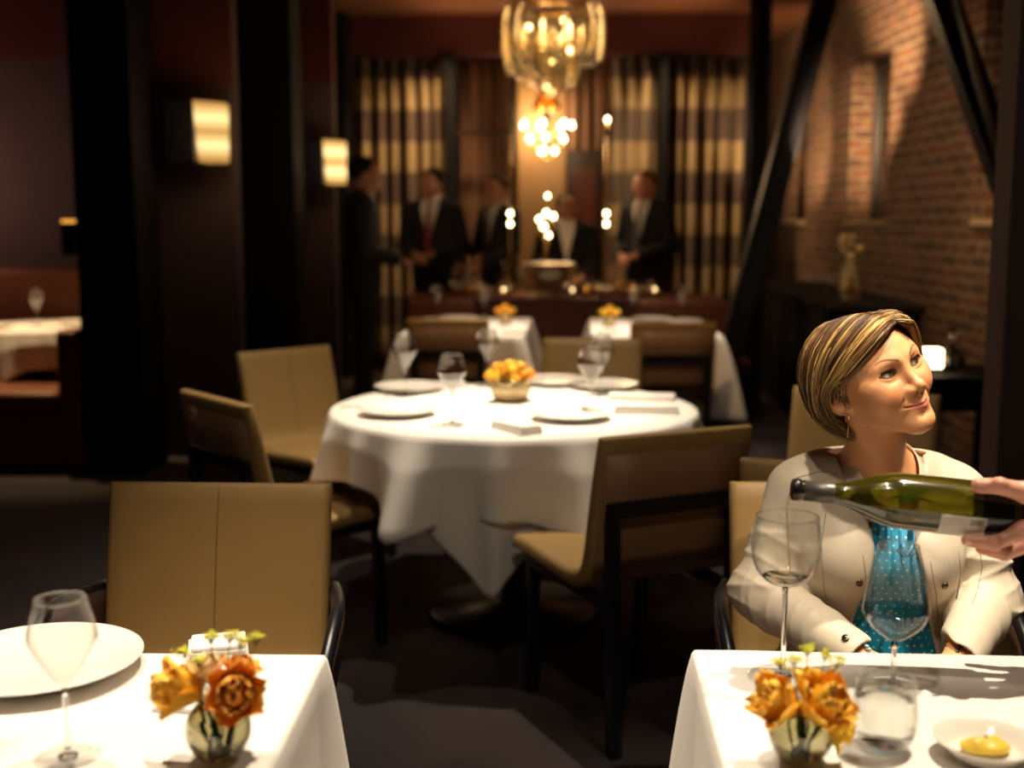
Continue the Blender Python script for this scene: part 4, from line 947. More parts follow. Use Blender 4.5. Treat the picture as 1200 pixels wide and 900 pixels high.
def square_table(cx, cy, hx, hy, drop, label, tlabel, seed, group=None, rz=0, flare=.055, tgroup=None):
    t = empty('square_table', (cx, cy, 0), rz, tlabel, 'table', tgroup)
    mb = MB(); mb.box((-hx+.012, -hy+.012, .715), (hx-.012, hy-.012, .742)); mb.build('tabletop', wood_m, t, bevel=.004, smooth=False)
    mb = MB(); mb.lathe([(0, .60), (.05, .60), (.035, .55), (.035, .06), (.06, .04), (.22, .025), (.23, 0), (0, 0)], 24); mb.build('pedestal', steel_m, t)
    mb = MB(); mb.box((-hx*.55, -.03, .695), (hx*.55, .03, .715)); mb.box((-.03, -hy*.55, .695), (.03, hy*.55, .715)); mb.lathe([(0, .60), (.04, .60), (.05, .69), (.05, .70), (0, .70)], 16); mb.build('top_bracket', steel_m, t, smooth=False)
    # cloth: square rings over the top, then a skirt with corner falls
    n = 60; r_ = random.Random(seed); loop = []
    rc = .012
    for s in range(4):
        a0 = s*pi/2-pi/4
        for i in range(n):
            t_ = i/n*2-1; t_ = t_+.10*sin(pi*t_)*0
            loop.append((s, t_))
    def bpt(s, t_, ex, ey):
        return {0: (ex, t_*ey), 1: (-t_*ex, ey), 2: (-ex, -t_*ey), 3: (t_*ex, -ey)}[s]
    rings = []
    for f in (.0001, .2, .4, .6, .8, .93, .985): rings.append([(*bpt(s, q, hx*f, hy*f), .7475+.0006*sin(9*q+f*7)) for s, q in loop])
    rings.append([(*bpt(s, q, hx*.9995, hy*.9995), .7455) for s, q in loop]); rings.append([(*bpt(s, q, hx+.004, hy+.004), .738) for s, q in loop])
    ph = r_.uniform(0, 6)
    for k in range(1, 15):
        u = k/14; ring = []
        for s, q in loop:
            x, y = bpt(s, q, hx+.004, hy+.004); nx, ny = ((1, 0), (0, 1), (-1, 0), (0, -1))[s]
            cor = max(0, (abs(q)-.68)/.32); c2 = cor**2.2
            w = .012*sin(q*7+s*2+ph)*u+.007*sin(q*17+s+ph)*u*u
            out = u*(.012+w)+c2*flare*(u**.8)
            # next to a corner the cloth folds back in
            tuck = math.exp(-((abs(q)-.80)/.07)**2)*.022*u
            x += nx*(out-tuck); y += ny*(out-tuck)
            sx = 1 if x > 0 else -1; sy = 1 if y > 0 else -1
            if ny == 0: y += sy*c2*flare*u**.8
            else: x += sx*c2*flare*u**.8
            ring.append((x, y, .738-drop*u))
        rings.append(ring)
    mb = MB(); N_ = len(loop); vs = [p for r in rings for p in r]; fs = [(i*N_+j, i*N_+(j+1) % N_, (i+1)*N_+(j+1) % N_, (i+1)*N_+j) for i in range(len(rings)-1) for j in range(N_)]; fs.append(tuple(range(N_)))
    mb.add(vs, fs); c = mb.build('tablecloth', linen_m, None, fix=False, solid=.0015); c.location = (cx, cy, 0); c.rotation_euler = (0, 0, rz); tag(c, label, 'tablecloth', group); return t, c
square_table(.587, 1.403, .40, .375, .50, 'white tablecloth on the right front table before the seated woman', 'square table hidden under the white cloth, right front', 3)
square_table(-.752, 1.355, .385, .36, .50, 'white tablecloth on the left front table under the large plate', 'square table hidden under the white cloth, left front', 8, rz=.03)
square_table(-.66, 7.44, .36, .64, .42, 'white tablecloth flaring to the floor on the left back square table', 'square table hidden under the cloth, left back', 5, flare=.11)
square_table(.47, 7.43, .37, .64, .46, 'white tablecloth flaring to the floor on the right back square table', 'square table hidden under the cloth, right back', 6, flare=.12)
def round_cloth(cx, cy, R, half, ang, z, label, seed, amp=.03, nf=11, mindrop=None, flare=.10, capdrop=9, points=None):
    r_ = random.Random(seed); n = 288; rings = []; ph = [r_.uniform(0, 6) for _ in range(4)]
    D = []
    for i in range(n):
        a = 2*pi*i/n; d = half/max(abs(cos(a-ang)), abs(sin(a-ang))); dd = d-R
        if mindrop: dd = max(dd, mindrop)
        D.append(min(dd, capdrop))
    if points is not None:
        pk = [(.5+.5*cos(8*(2*pi*i/n-points)+.35*sin(3*2*pi*i/n+1)))**2.4*(1+.22*sin(2*pi*i/n*2+.7)) for i in range(n)]; ww = [.30+.70*math.exp(-(((((2*pi*i/n+1.62+pi) % (2*pi))-pi)/.80)**2)) for i in range(n)]; pk = [p*w for p, w in zip(pk, ww)]; D = [.245-.07*max(0, min(1, (-cos(2*pi*i/n)-.42)/.3))+.08*p for i, p in enumerate(pk)]
    D = [sum(D[(i+k) % n] for k in range(-2, 3))/5 for i in range(n)]
    for f in (.001, .25, .5, .75, .9, .97, .992): rings.append([(cx+R*f*cos(2*pi*i/n), cy+R*f*sin(2*pi*i/n), z+.0006*sin(3*i*.1+f*9)) for i in range(n)])
    rings.append([(cx+(R+.002)*cos(2*pi*i/n), cy+(R+.002)*sin(2*pi*i/n), z-.0025) for i in range(n)])
    for k in range(1, 21):
        u = k/20; ring = []
        for i in range(n):
            a = 2*pi*i/n; dr = D[i]*u; fold = sin(nf*a+ph[0]+.9*sin(2*a+ph[1])+.6*sin(5*a+ph[2])); fold = fold*(.75+.25*fold); e = min(1, dr/.28)
            if points is not None: fold = 1.35*pk[i]+.62*(.5+.5*cos(17*(a-points)+.9*sin(2*a)))**2.2-.34
            if mindrop == .18: fold += 1.6*math.exp(-((((a+1.60+pi) % (2*pi))-pi)/.07)**2)
            r = R+.004+.02*min(1, u*3)+flare*dr*.35+amp*fold*e**1.15+.006*sin(23*a+ph[3])*e
            ring.append((cx+r*cos(a), cy+r*sin(a), z-.006-dr*.985+.004*fold*e))
        rings.append(ring)
    mb = MB(); vs = [p for r in rings for p in r]; fs = [(i*n+j, i*n+(j+1) % n, (i+1)*n+(j+1) % n, (i+1)*n+j) for i in range(len(rings)-1) for j in range(n)]; fs.append(tuple(range(n)))
    mb.add(vs, fs); c = mb.build('tablecloth', linen_m, None, fix=False, solid=.0015); tag(c, label, 'tablecloth'); return c
t = empty('round_table', (*TC, 0), 0, 'round dining table hidden under layered white cloths, centre of the room', 'table')
MB().lathe([(0, .712), (.62, .712), (.628, .72), (.628, .735), (.62, .741), (0, .741)], 64).build('tabletop', wood_m, t)
MB().lathe([(0, .712), (.09, .712), (.05, .64), (.045, .08), (.08, .05), (.30, .03), (.31, 0), (0, 0)], 32).build('pedestal', steel_m, t)
round_cloth(*TC, .634, .813, radians(-48.5), .7445, 'lower white tablecloth of the round table, with one long pointed corner hanging', 4, amp=.022, flare=-.10, mindrop=.18, nf=10)
round_cloth(*TC, .640, .905, radians(-104), .7485, 'upper white tablecloth draped over the round table in deep folds', 9, amp=.092, nf=8, flare=.06, capdrop=.34, mindrop=.25, points=radians(-70))
bx = (-3.36, 7.35)
t = empty('round_table', (*bx, 0), 0, 'small round table under a white cloth in the far left booth', 'table')
MB().lathe([(0, .712), (.44, .712), (.45, .73), (.44, .741), (0, .741)], 48).build('tabletop', wood_m, t); MB().lathe([(0, .712), (.06, .70), (.04, .1), (.22, .03), (.22, 0), (0, 0)], 24).build('pedestal', steel_m, t)
round_cloth(*bx, .462, .66, .5, .7465, 'white tablecloth on the small round booth table at far left', 14, amp=.025, nf=8, flare=.1, mindrop=.22)
# ================================================================== BOOTH, COUNTER, SIDEBOARDS
booth_m = pmat('russet_leather', (.150, .045, .013), .5, var=.15, scale=6, bump=.1)
b = empty('banquette', (0, 0, 0), 0, 'russet leather banquette wrapping the booth table at far left', 'banquette')
MB().box((-5.2, 7.95, .02), (-2.735, 8.32, 1.08)).build('backrest', booth_m, b, bevel=.04)
MB().box((-5.2, 7.82, .36), (-2.90, 7.97, .47)).build('seat', booth_m, b, bevel=.03)
MB().box((-2.88, 6.44, .02), (-2.735, 7.95, .80)).build('arm_panel', booth_m, b, bevel=.03); MB().box((-4.6, 6.42, .34), (-2.88, 6.84, .455)).build('seat', booth_m, b, bevel=.03); MB().box((-4.6, 6.46, .02), (-2.88, 6.82, .34)).build('base', booth_m, b, bevel=.01)
MB().box((-5.2, 7.85, .02), (-2.90, 7.95, .36)).build('base', booth_m, b, bevel=.01)
c = empty('service_counter', (0, 0, 0), 0, 'low red-brown service counter across the back with glassware on top', 'counter')
MB().box((-1.28, 8.9, .06), (1.05, 9.4, .80)).build('body', mahog_m, c, bevel=.005, smooth=False); MB().box((-1.30, 8.86, .80), (1.07, 9.42, .835)).build('counter_top', mahog_m, c, bevel=.006, smooth=False)
MB().box((-1.22, 8.95, 0), (1.0, 9.35, .06)).build('plinth', black_m, c, smooth=False)
for x in (-.90, -.52, -.14, .24, .62): MB().box((x-.17, 8.885, .12), (x+.17, 8.9, .76)).build('panel', mahog_m, c, bevel=.004, smooth=False)
for x0, x1, l in ((-1.22, -.74, 'reddish brown upholstered bench behind the left back table'), (.46, 1.22, 'orange lit upholstered bench behind the right back table')):
    e = empty('bench', (0, 0, 0), 0, l, 'bench', 'upholstered benches'); MB().box((x0, 8.62, .40), (x1, 8.74, .83)).build('backrest', booth_m, e, bevel=.03); MB().box((x0, 8.24, .34), (x1, 8.64, .45)).build('seat', booth_m, e, bevel=.025); MB().box((x0+.03, 8.28, 0), (x1-.03, 8.62, .34)).build('base', black_m, e, smooth=False)
s = empty('sideboard', (0, 0, 0), 0, 'long black sideboard against the brick wall below the narrow windows', 'sideboard')
MB().box((1.50, 7.2, .86), (2.08, 10.2, .90)).build('top', black_m, s, bevel=.004, smooth=False)
for i in range(4):
    y0 = 7.23+i*.74; d = MB().box((1.53, y0, .08), (2.06, y0+.72, .86)).build('cabinet', black_m, s, bevel=.004, smooth=False)
    MB().tube([(1.51, y0+.32, .6), (1.505, y0+.32, .6), (1.505, y0+.46, .6), (1.52, y0+.46, .6)], .006, 8).build('handle', brass_m, d)
MB().box((1.56, 7.3, 0), (2.04, 10.1, .08)).build('plinth', black_m, s, smooth=False)
s = empty('side_table', (0, 0, 0), 0, 'small black side table with open legs behind the face of the seated woman', 'side table')
MB().box((1.46, 5.05, .72), (1.92, 5.55, .75)).build('top', black_m, s, bevel=.004, smooth=False); MB().box((1.49, 5.08, .60), (1.89, 5.52, .72)).build('drawer_box', black_m, s, bevel=.004, smooth=False)
for x in (1.51, 1.85):
    for y in (5.10, 5.48): MB().box((x-.025, y-.025, 0), (x+.025, y+.025, .60)).build('leg', black_m, s, bevel=.003, smooth=False)
s = tag(MB().box((1.98, 5.0, .0), (2.04, 5.6, .74)).build('screen_panel', black_m, bevel=.004, smooth=False), 'narrow black upright panel beside the small black side table', 'panel')
# ================================================================== TABLEWARE
china_m = pmat('white_china', (.80, .75, .67), .18, var=.01, spec=.5, coat=.3)
wine_glass_m = thin_glass('clear_glass', (.985, .985, .98), refl=.75, base=.03)
stem_m = real_glass('stem_glass', (1, 1, 1), 1.45)
clear_m = real_glass('tumbler_glass', (1, 1, 1), 1.33)
TZ = .7495
def glass_profile(kind):
    # outer bowl profile (r, z) from stem top upwards
    if kind == 'balloon': return [(.0045, .136), (.012, .1375), (.027, .144), (.0400, .157), (.0470, .173), (.0492, .189), (.0482, .206), (.0462, .222), (.0440, .238)], .050
    if kind == 'tulip': return [(.0045, .068), (.010, .071), (.024, .081), (.038, .095), (.0448, .110), (.0442, .124), (.0385, .160), (.0315, .190), (.0275, .206)], .040
    return [(.0045, .098), (.008, .105), (.018, .120), (.033, .143), (.0455, .166), (.0468, .174), (.0440, .190), (.0380, .212), (.0350, .226)], .0445     # angular
def smooth_prof(P, k=4):
    P = [np.array((p[0], p[1], 0.)) for p in P]; n = (len(P)-1)*k; return [tuple(catmull(P, i/n)[:2]) for i in range(n+1)]
far_glass_m = thin_glass('far_clear_glass', (.97, .96, .94), refl=1.2, rough=.06, base=.13)
def make_glass(kind, label, wine=0, bm=None):
    prof, br = glass_profile(kind); pr = smooth_prof(prof); root = empty('wine_glass', cat='wine glass', label=label)
    inner = [(max(0, r-.0011), z+(.0012 if i < 6 else 0)) for i, (r, z) in enumerate(pr)]
    mb = MB(); mb.lathe(pr+[(pr[-1][0]-.0005, pr[-1][1]+.0008)]+inner[::-1]+[(0, inner[0][1])], 48); mb.build('bowl', bm or wine_glass_m, root)
    z0 = prof[0][1]; mb = MB(); mb.lathe([(0, z0-.001), (.0045, z0), (.0036, z0-.012), (.0032, z0*.5), (.0036, .016), (.007, .0065), (.0135, .0040), (0, .0040)], 20); mb.build('stem', stem_m, root)
    mb = MB(); mb.lathe([(0, .0040), (.012, .0038), (br*.6, .0026), (br-.001, .0018), (br, .0010), (br-.001, .0002), (0, .0002)], 48); mb.build('foot', wine_glass_m, root)
    rim = pr[-1]; mb = MB(); mb.tube([(rim[0]*cos(2*pi*i/48)-.0005*cos(2*pi*i/48), rim[0]*sin(2*pi*i/48)-.0005*sin(2*pi*i/48), rim[1]) for i in range(49)], .0009, 6, caps=False); mb.build('rim', stem_m, root)
    return root
g_bal = make_glass('balloon', 'large round wine glass being filled from the dark bottle'); x, y, z = atz(917, 794, TZ); place(g_bal, (x, y, TZ)); GB = (x, y)
g_tul = make_glass('tulip', 'tulip wine glass standing empty before the blue blouse, behind the water tumbler'); x, y, z = atz(1046, 806, TZ); place(g_tul, (x, y, TZ))
g_ang = make_glass('angular', 'empty angular wine glass beside the large plate on the left front table'); x, y, z = atz(80, 887, TZ); place(g_ang, (x, y, TZ)); g_ang.scale = (.885, .885, .885); g_far = None
ML = {'g': 'wine glasses on the round table'}
for (px, py, lab) in ((530, 497, 'angular wine glass on round table left of the flowers, nearest the camera'), (475, 464, 'wine glass on round table by the left rear plate'), (571, 452, 'wine glass on round table directly behind the flower bowl'),
                      (692, 484, 'wine glass on round table right of the flowers, nearer of two'), (704, 463, 'wine glass on round table right of the flowers, farther of two')):
    x, y, z = atz(px, py, TZ)
    if g_far is None: g_far = o = make_glass('angular', lab, bm=far_glass_m)
    else: o = copy_tree(g_far)
    place(o, (x, y, TZ), .3, lab, ML['g'])
for (px, yy, lab) in ((511, 7.98, 'wine glass at the left end of the left back table'), (567, 7.98, 'wine glass beside the flowers on the left back table'),
                      (743, 7.98, 'wine glass beside the flowers on the right back table'), (801, 7.98, 'wine glass at the right end of the right back table')):
    d = ray(px, 300); place(copy_tree(g_far), (float(d[0]/d[1]*yy), yy, TZ), .2, lab, 'wine glasses on the back tables')
def make_plate(r=.15, label='', name='plate', well=.55):
    mb = MB(); mb.lathe([(0, .004), (r*well*.9, .0045), (r*well, .0065), (r*.80, .0150), (r*.985, .0235), (r, .0240), (r, .0222), (r*.8, .0120), (r*well, .003), (r*well*.85, 0), (0, 0)], 72)
    return tag(mb.build(name, china_m, None), label, 'plate')
x, y, z = atz(45, 787, TZ); pl = make_plate(.148, 'very large white plate with wide rim on the left front table', well=.62); pl.location = (x, y, TZ)
P0 = make_plate(.135, 'white plate at the near right place on the round table, before the camera-side chair'); x, y, z = atz(668, 491, TZ); P0.location = (x, y, TZ); P0['group'] = 'plates on the round table'
for px, py, lab in ((466, 486, 'white plate at the near left place on the round table'), (480, 458, 'white plate at the left rear place on the round table'), (648, 450, 'white plate at the far side of the round table behind the flowers'), (708, 455, 'white plate at the right rear of the round table under the farther glasses')):
    c = P0.copy(); COL.objects.link(c); x, y, z = atz(px, py, TZ); c.location = (x, y, TZ); c['label'] = lab
P1 = make_plate(.13, 'white plate on the left back table before the dark chair'); P1.location = (*stand(537, 7.86)[:2], TZ); P1['group'] = 'plates on the back tables'
c = P1.copy(); COL.objects.link(c); c.location = (*stand(764, 7.86)[:2], TZ); c['label'] = 'white plate on the right back table, middle of the chair side'
P2 = make_plate(.085, 'small white side plate at the right end of the right back table'); P2.location = (*stand(806, 7.72)[:2], TZ); P2['group'] = 'plates on the back tables'
bu = make_plate(.062, 'small white butter dish holding yellow butter on the right front table', 'butter_dish', .7); x, y, z = atz(1154, 886, TZ); bu.location = (x, y, TZ); BU = (x, y)
butter_m = pmat('butter', (.72, .52, .06), .35, sss=.2, var=.06, scale=60)
bv_, bq_ = iso(lambda P: smin(s_ell(P, (0, 0, .008), (.030, .019, .0095)), s_cap(P, (-.012, -.004, .0125), (.014, .004, .0135), .0065, .005), .008)-.0007*n3(P, 260, 1), np.arange(-.036, .0361, .0014), np.arange(-.026, .0261, .0014), np.arange(-.004, .026, .0012))
o = mesh_obj('butter', bv_, bq_, butter_m); o.location = (BU[0], BU[1], TZ+.0045); tag(o, 'oval curl of yellow butter in the small white dish', 'butter')
mb = MB(); mb.lathe([(0, -.0015), (.003, 0), (.0015, .002), (0, .0026)], 6); h = mb.build('herb_flake', pmat('herb', (.10, .03, .03), .7), o); h.location = (0, 0, .0195)
# napkins
def napkin(loc_, rz, sx, sy, h, label, group=None, seed=1, layers=3):
    root = empty('napkin', loc_, rz, label, 'napkin', group); r_ = random.Random(seed)
    for k in range(layers):
        v = MB(); t = h/layers; n = 10; rows = []
        ex, ey = sx*(1-.03*k*r_.random()), sy*(1-.05*k); ox = r_.uniform(-.002, .002)
        L_, R_ = [], []
        top = [[(-ex/2+ex*i/n+ox, -ey/2+ey*j/n, t*(k+1)-.0002+.0006*sin(i*1.3+j+seed)) for i in range(n+1)] for j in range(n+1)]; bot = [[(p[0], p[1], t*k) for p in r] for r in top]
        v.grid(top); v.grid([r[::-1] for r in bot])
        side = [top[0], bot[0]]; v.grid([bot[0], top[0]]); v.grid([top[-1], bot[-1]]); v.grid([[r[0] for r in top], [r[0] for r in bot]]); v.grid([[r[-1] for r in bot], [r[-1] for r in top]])
        o = v.build('fold', linen_m, root, bevel=t*.35, smooth=False); bmv = bmesh.new(); bmv.from_mesh(o.data); bmesh.ops.remove_doubles(bmv, verts=bmv.verts[:], dist=1e-5); bmesh.ops.recalc_face_normals(bmv, faces=bmv.faces[:]); bmv.to_mesh(o.data); bmv.free()
    return root
x, y, z = atz(256, 764, TZ); napkin((x, y, TZ), .30, .085, .070, .020, 'white napkin folded thick behind the orange flowers on the left front table', seed=2)
x, y, z = atz(228, 826, TZ); napkin((x, y, TZ), -.05, .10, .055, .005, 'thin white cocktail napkin lying flat beside the vase on the left front table', seed=3, layers=2)
G2 = 'folded napkins on the round table'
for px, py, rz, sx, sy, h, lab in ((605, 505, -.9, .17, .085, .028, 'folded white napkin at the near edge of the round table'), (757, 484, -.06, .22, .080, .030, 'rolled white napkin at the right of the round table, nearer one'), (752, 468, -.12, .24, .10, .020, 'folded white napkin at the right of the round table, farther one'),
                              (420, 476, .2, .12, .07, .010, 'folded white napkin at the left rim of the round table'), (520, 452, .05, .17, .08, .014, 'folded white napkin beside the left rear plate')):
    x, y, z = atz(px, py, TZ); napkin((x, y, TZ), rz, sx, sy, h, lab, G2, seed=int(px))
napkin((*stand(600, 6.98)[:2], TZ), .0, .13, .10, .02, 'folded white napkin before the flowers on the left back table', 'folded napkins on the back tables'); napkin((*stand(712, 6.98)[:2], TZ), .0, .13, .10, .02, 'folded white napkin before the flowers on the right back table', 'folded napkins on the back tables')
# booth table settings
for dx, dy, r, lab in ((-.22, -.20, .12, 'white plate near the front of the booth table'), (.14, .12, .09, 'smaller white plate at the back of the booth table')):
    q = make_plate(r, lab); q.location = (bx[0]+dx, bx[1]+dy, .7475); q['group'] = 'plates on the booth table'
place(copy_tree(g_far), (bx[0]-.04, bx[1]+.02, .7475), 0, 'wine glass on the small booth table at far left')
q = napkin((bx[0]+.2, bx[1]-.17, .7475), .5, .16, .05, .012, 'folded white napkin on the small booth table')
# water tumbler
x, y, z = atz(1035, 876, TZ); tb = empty('water_tumbler', (x, y, TZ), 0, 'short clear tumbler of water right of the orange flowers', 'tumbler')
to = smooth_prof([(.026, .001), (.0325, .006), (.0385, .028), (.0400, .046), (.0385, .066), (.0352, .092)]); ti = [(max(0, r-.0016), z+(.008 if i < 3 else 0)) for i, (r, z) in enumerate(to)]; ti = [p for p in ti if p[1] > .009]
MB().lathe([(0, .001)]+to+[(to[-1][0]-.0008, to[-1][1]+.0008)]+ti[::-1]+[(0, ti[0][1])], 56).build('glass_wall', thin_glass('tumbler_side', (.96, .97, .96), refl=1.1, base=.05), tb)
wi = [(r-.0004, z) for r, z in ti if z < .068]
MB().lathe([(0, wi[0][1]+.0004)]+wi+[(wi[-1][0]-.001, .0685), (0, .0682)], 56).build('water', real_glass('water', (1, 1, 1), 1.33), tb)
# ================================================================== FLOWERS
def petal_mat(name, c1, c2, sss=.15):
    m = pmat(name, c1, .5, var=.1, scale=40, col2=c2, sss=sss, bump=.3, bscale=120); return m
or_m = petal_mat('orange_petals', (.88, .36, .018), (.95, .52, .035)); deep_m = petal_mat('deep_orange_petals', (.90, .27, .020), (.94, .42, .035)); yel_m = petal_mat('golden_petals', (.90, .45, .02), (.95, .62, .04)); pale_m = petal_mat('pale_peach_petals', (.80, .55, .25), (.85, .62, .35))
stalk_m = pmat('flower_stem', (.075, .13, .018), .5, var=.2); frond_m = pmat('yellow_green_sprig', (.78, .78, .07), .6, var=.25, scale=80); leaf_m = pmat('leaf_green', (.09, .16, .02), .5, var=.3, scale=30)
def petal(mb, M, L_, W, cup, ruf, r_, roll=.2, n=8, k=9):
    # broad rounded petal: base at the origin, growing up z and bowing out along y; cup > 0 opens, cup < 0 closes over
    rows = []; p1, p2 = r_.uniform(0, 6), r_.uniform(0, 6); y = 0; z = 0; ang = .55
    for i in range(k+1):
        t = i/k; w = W*min(1, .30+1.5*t)*(max(0, 1-max(0, (t-.62)/.40)**2.3))**.5
        if i: ang += (cup-.9*(1-cup)*.35)/k*1.6; y += L_/k*sin(ang); z += L_/k*cos(ang)
        if t > .8: ang += roll*.8/k*3
        row = []
        for j in range(n+1):
            s = -1+2*j/n; c = s*w*.5; e = ruf*t*t
            row.append(M @ Vector((c*cos(abs(s)*.45), y-abs(s)**2*w*.26+e*sin(5*s+p1+4*t)+.35*e*sin(13*s+p2), z+e*.8*sin(7*s+p2))))
        rows.append(row)
    mb.grid(rows)
def bloom(kind, c, axis_, R_, seed, m, parent, name='petals', detail=1.0):
    r_ = random.Random(seed); q = Vector(axis_).normalized().to_track_quat('Z', 'Y').to_matrix().to_4x4(); T0 = Matrix.Translation(c) @ q; mb = MB()
    if kind == 'ranunculus': rings = ((3, .10, .75, -.95, .75), (4, .20, .95, -.75, .95), (5, .30, 1.10, -.50, 1.05), (6, .38, 1.25, -.28, 1.15), (6, .46, 1.35, -.05, 1.25), (6, .50, 1.30, .30, 1.25)); z0 = -.62; rf = .07
    elif kind == 'tulip': rings = ((3, .10, 1.35, -.55, 1.05), (4, .18, 1.55, -.35, 1.20), (5, .24, 1.65, -.08, 1.30), (4, .28, 1.60, .25, 1.30)); z0 = -.75; rf = .10
    else: rings = ((3, .12, .9, -.8, .9), (5, .30, 1.2, -.4, 1.1), (6, .45, 1.3, .0, 1.2)); z0 = -.6; rf = .06
    for ri, (cnt, rad, ln, cup, w) in enumerate(rings):
        for i in range(cnt):
            a = 2*pi*(i/cnt)+ri*.8+r_.uniform(-.22, .22); M = T0 @ Matrix.Translation((0, 0, R_*z0)) @ Matrix.Rotation(a, 4, 'Z') @ Matrix.Translation((0, rad*R_*.5, 0))
            petal(mb, M, R_*ln*r_.uniform(.92, 1.08), R_*w, cup+r_.uniform(-.10, .10), R_*rf, r_, .25, *((8, 9) if kind != 'rose' else (4, 5)))
    return mb.build(name, m, parent, fix=False, solid=.0006)
def flower(kind, c, axis_, R_, seed, m, base, label, cat='flower', group=None):
    root = empty('tulip' if kind == 'tulip' else ('ranunculus' if kind == 'ranunculus' else 'rose'), base, 0, label, cat, group)
    c = Vector(c)-Vector(base); a = Vector(axis_).normalized(); bloom(kind, c, a, R_, seed, m, root)
    s0 = c-a*R_*.55; mid = s0*.5-a*R_*.35+Vector((0, 0, -.004)); MB().tube([s0, s0*.78-a*R_*.25*.9, mid*.9, s0*.12, Vector((0, 0, 0))], [.0022, .0020, .0019, .0019, .0018], 8).build('stem', stalk_m, root); return root
def sprig(base, tip, seed, label, n=14, sp=.016, m=None):
    r_ = random.Random(seed); root = empty('flower_sprig', base, 0, label, 'sprig', None); b = Vector((0, 0, 0)); t = Vector(tip)-Vector(base); mb = MB(); fl = MB(); mb.tube([b, t*.5+Vector((0, 0, .004)), t], [.0011, .0009, .0007], 6)
    for i in range(n):
        a = 2*pi*i/n*2.4; e = t+Vector((cos(a)*sp*r_.uniform(.3, 1), sin(a)*sp*r_.uniform(.3, 1), sp*r_.uniform(-.1, .5))); mb.tube([t*.93, (t*.95+e)/2+Vector((0, 0, -.001)), e], [.0006, .0005, .0004], 5)
        for k in range(5): 
            q = e+Vector((r_.gauss(0, .0022), r_.gauss(0, .0022), r_.gauss(0, .0014))); fl.lathe([(0, -.0014), (.0015, -.0004), (.0013, .0008), (0, .0014)], 6, tuple(q))
    mb.build('stalk', stalk_m, root); fl.build('florets', m or frond_m, root); return root
def vase(px, py, label, r=.0400):
    x, y, z = atz(px, py, TZ); root = empty('bud_vase', (x, y, TZ), 0, label, 'vase'); k = r/.0345
    o_ = smooth_prof([(.014*k, .0008), (.022*k, .003), (.0325*k, .018*k), (.0345*k, .033*k), (.031*k, .048*k), (.021*k, .061*k), (.0165*k, .068*k), (.0175*k, .073*k)]); i_ = [(max(.001, a-.0018), b+(.004 if j < 4 else 0)) for j, (a, b) in enumerate(o_)]
    MB().lathe([(0, .0008)]+o_+i_[::-1]+[(0, i_[0][1])], 48).build('glass_body', thin_glass('vase_glass_'+str(int(px)), (.80, .79, .70), refl=1.0, base=.07), root)
    w_ = [(a-.0004, b) for a, b in i_ if b < .050*k]; MB().lathe([(0, w_[0][1]+.0003)]+w_+[(w_[-1][0]-.001, .0505*k), (0, .0505*k)], 48).build('water', real_glass('vase_water_'+str(int(px)), (.88, .87, .76), 1.33), root)
    return (x, y)
V1 = vase(937, 889, 'round glass bud vase with orange tulips, left of the water tumbler'); V2 = vase(257, 887, 'round smoky glass bud vase with orange flowers on the left front table')
def vb(V, dx=0, dy=0): return (V[0]+dx, V[1]+dy, TZ+.008)
def vp(px, py, y): return aty(px, py, y)
Y1 = V1[1]; Y2 = V2[1]
flower('tulip', vp(915, 824, Y1-.010), (-.70, -.35, .50), .039, 21, or_m, vb(V1, -.006), 'large open orange tulip at the left of the right front vase')
flower('tulip', vp(962, 826, Y1-.025), (.45, -.60, .55), .041, 22, or_m, vb(V1, .006), 'large open orange tulip facing us at the right of the right front vase')
flower('tulip', vp(950, 806, Y1+.020), (.25, .3, .9), .026, 23, yel_m, vb(V1, .0, .006), 'upright golden tulip at the top of the right front vase')
flower('tulip', vp(980, 852, Y1-.012), (.8, -.3, -.25), .026, 24, yel_m, vb(V1, .004, -.004), 'small golden tulip drooping at the lower right of the right front vase')
S1 = 'yellow-green flower sprigs in the right front vase'
for i, (px, py, dy, lab) in enumerate(((913, 776, .02, 'yellow-green sprig leaning left above the right front vase'), (947, 762, .0, 'tallest yellow-green sprig in the middle above the right front vase'), (968, 768, .01, 'yellow-green sprig leaning right above the right front vase'), (983, 776, .03, 'small yellow-green sprig at far right above the right front vase'), (930, 774, -.01, 'short yellow-green sprig left of the middle above the right front vase'))):
    sprig(vb(V1, (i-2)*.002), vp(px, py, Y1+dy), 30+i, lab, n=8, sp=.0085)
flower('tulip', vp(209, 810, Y2-.012), (-.75, -.30, .25), .037, 41, or_m, vb(V2, -.006), 'golden orange tulip hanging left of the smoky vase on the left table')
flower('ranunculus', vp(275, 812, Y2-.025), (.22, -.92, .30), .037, 42, deep_m, vb(V2, .004), 'big deep orange ranunculus facing us over the smoky vase')
flower('ranunculus', vp(282, 786, Y2+.022), (.3, .1, .9), .026, 43, deep_m, vb(V2, .006, .004), 'smaller orange ranunculus behind the big one on the left table')
flower('ranunculus', vp(243, 786, Y2+.010), (-.1, -.2, .95), .024, 44, pale_m, vb(V2, .0, .006), 'pale peach ranunculus at the centre of the left table bouquet')
flower('tulip', vp(226, 800, Y2+.016), (-.3, .1, .9), .026, 45, yel_m, vb(V2, -.004, .004), 'golden tulip with green base behind the hanging one on the left table')
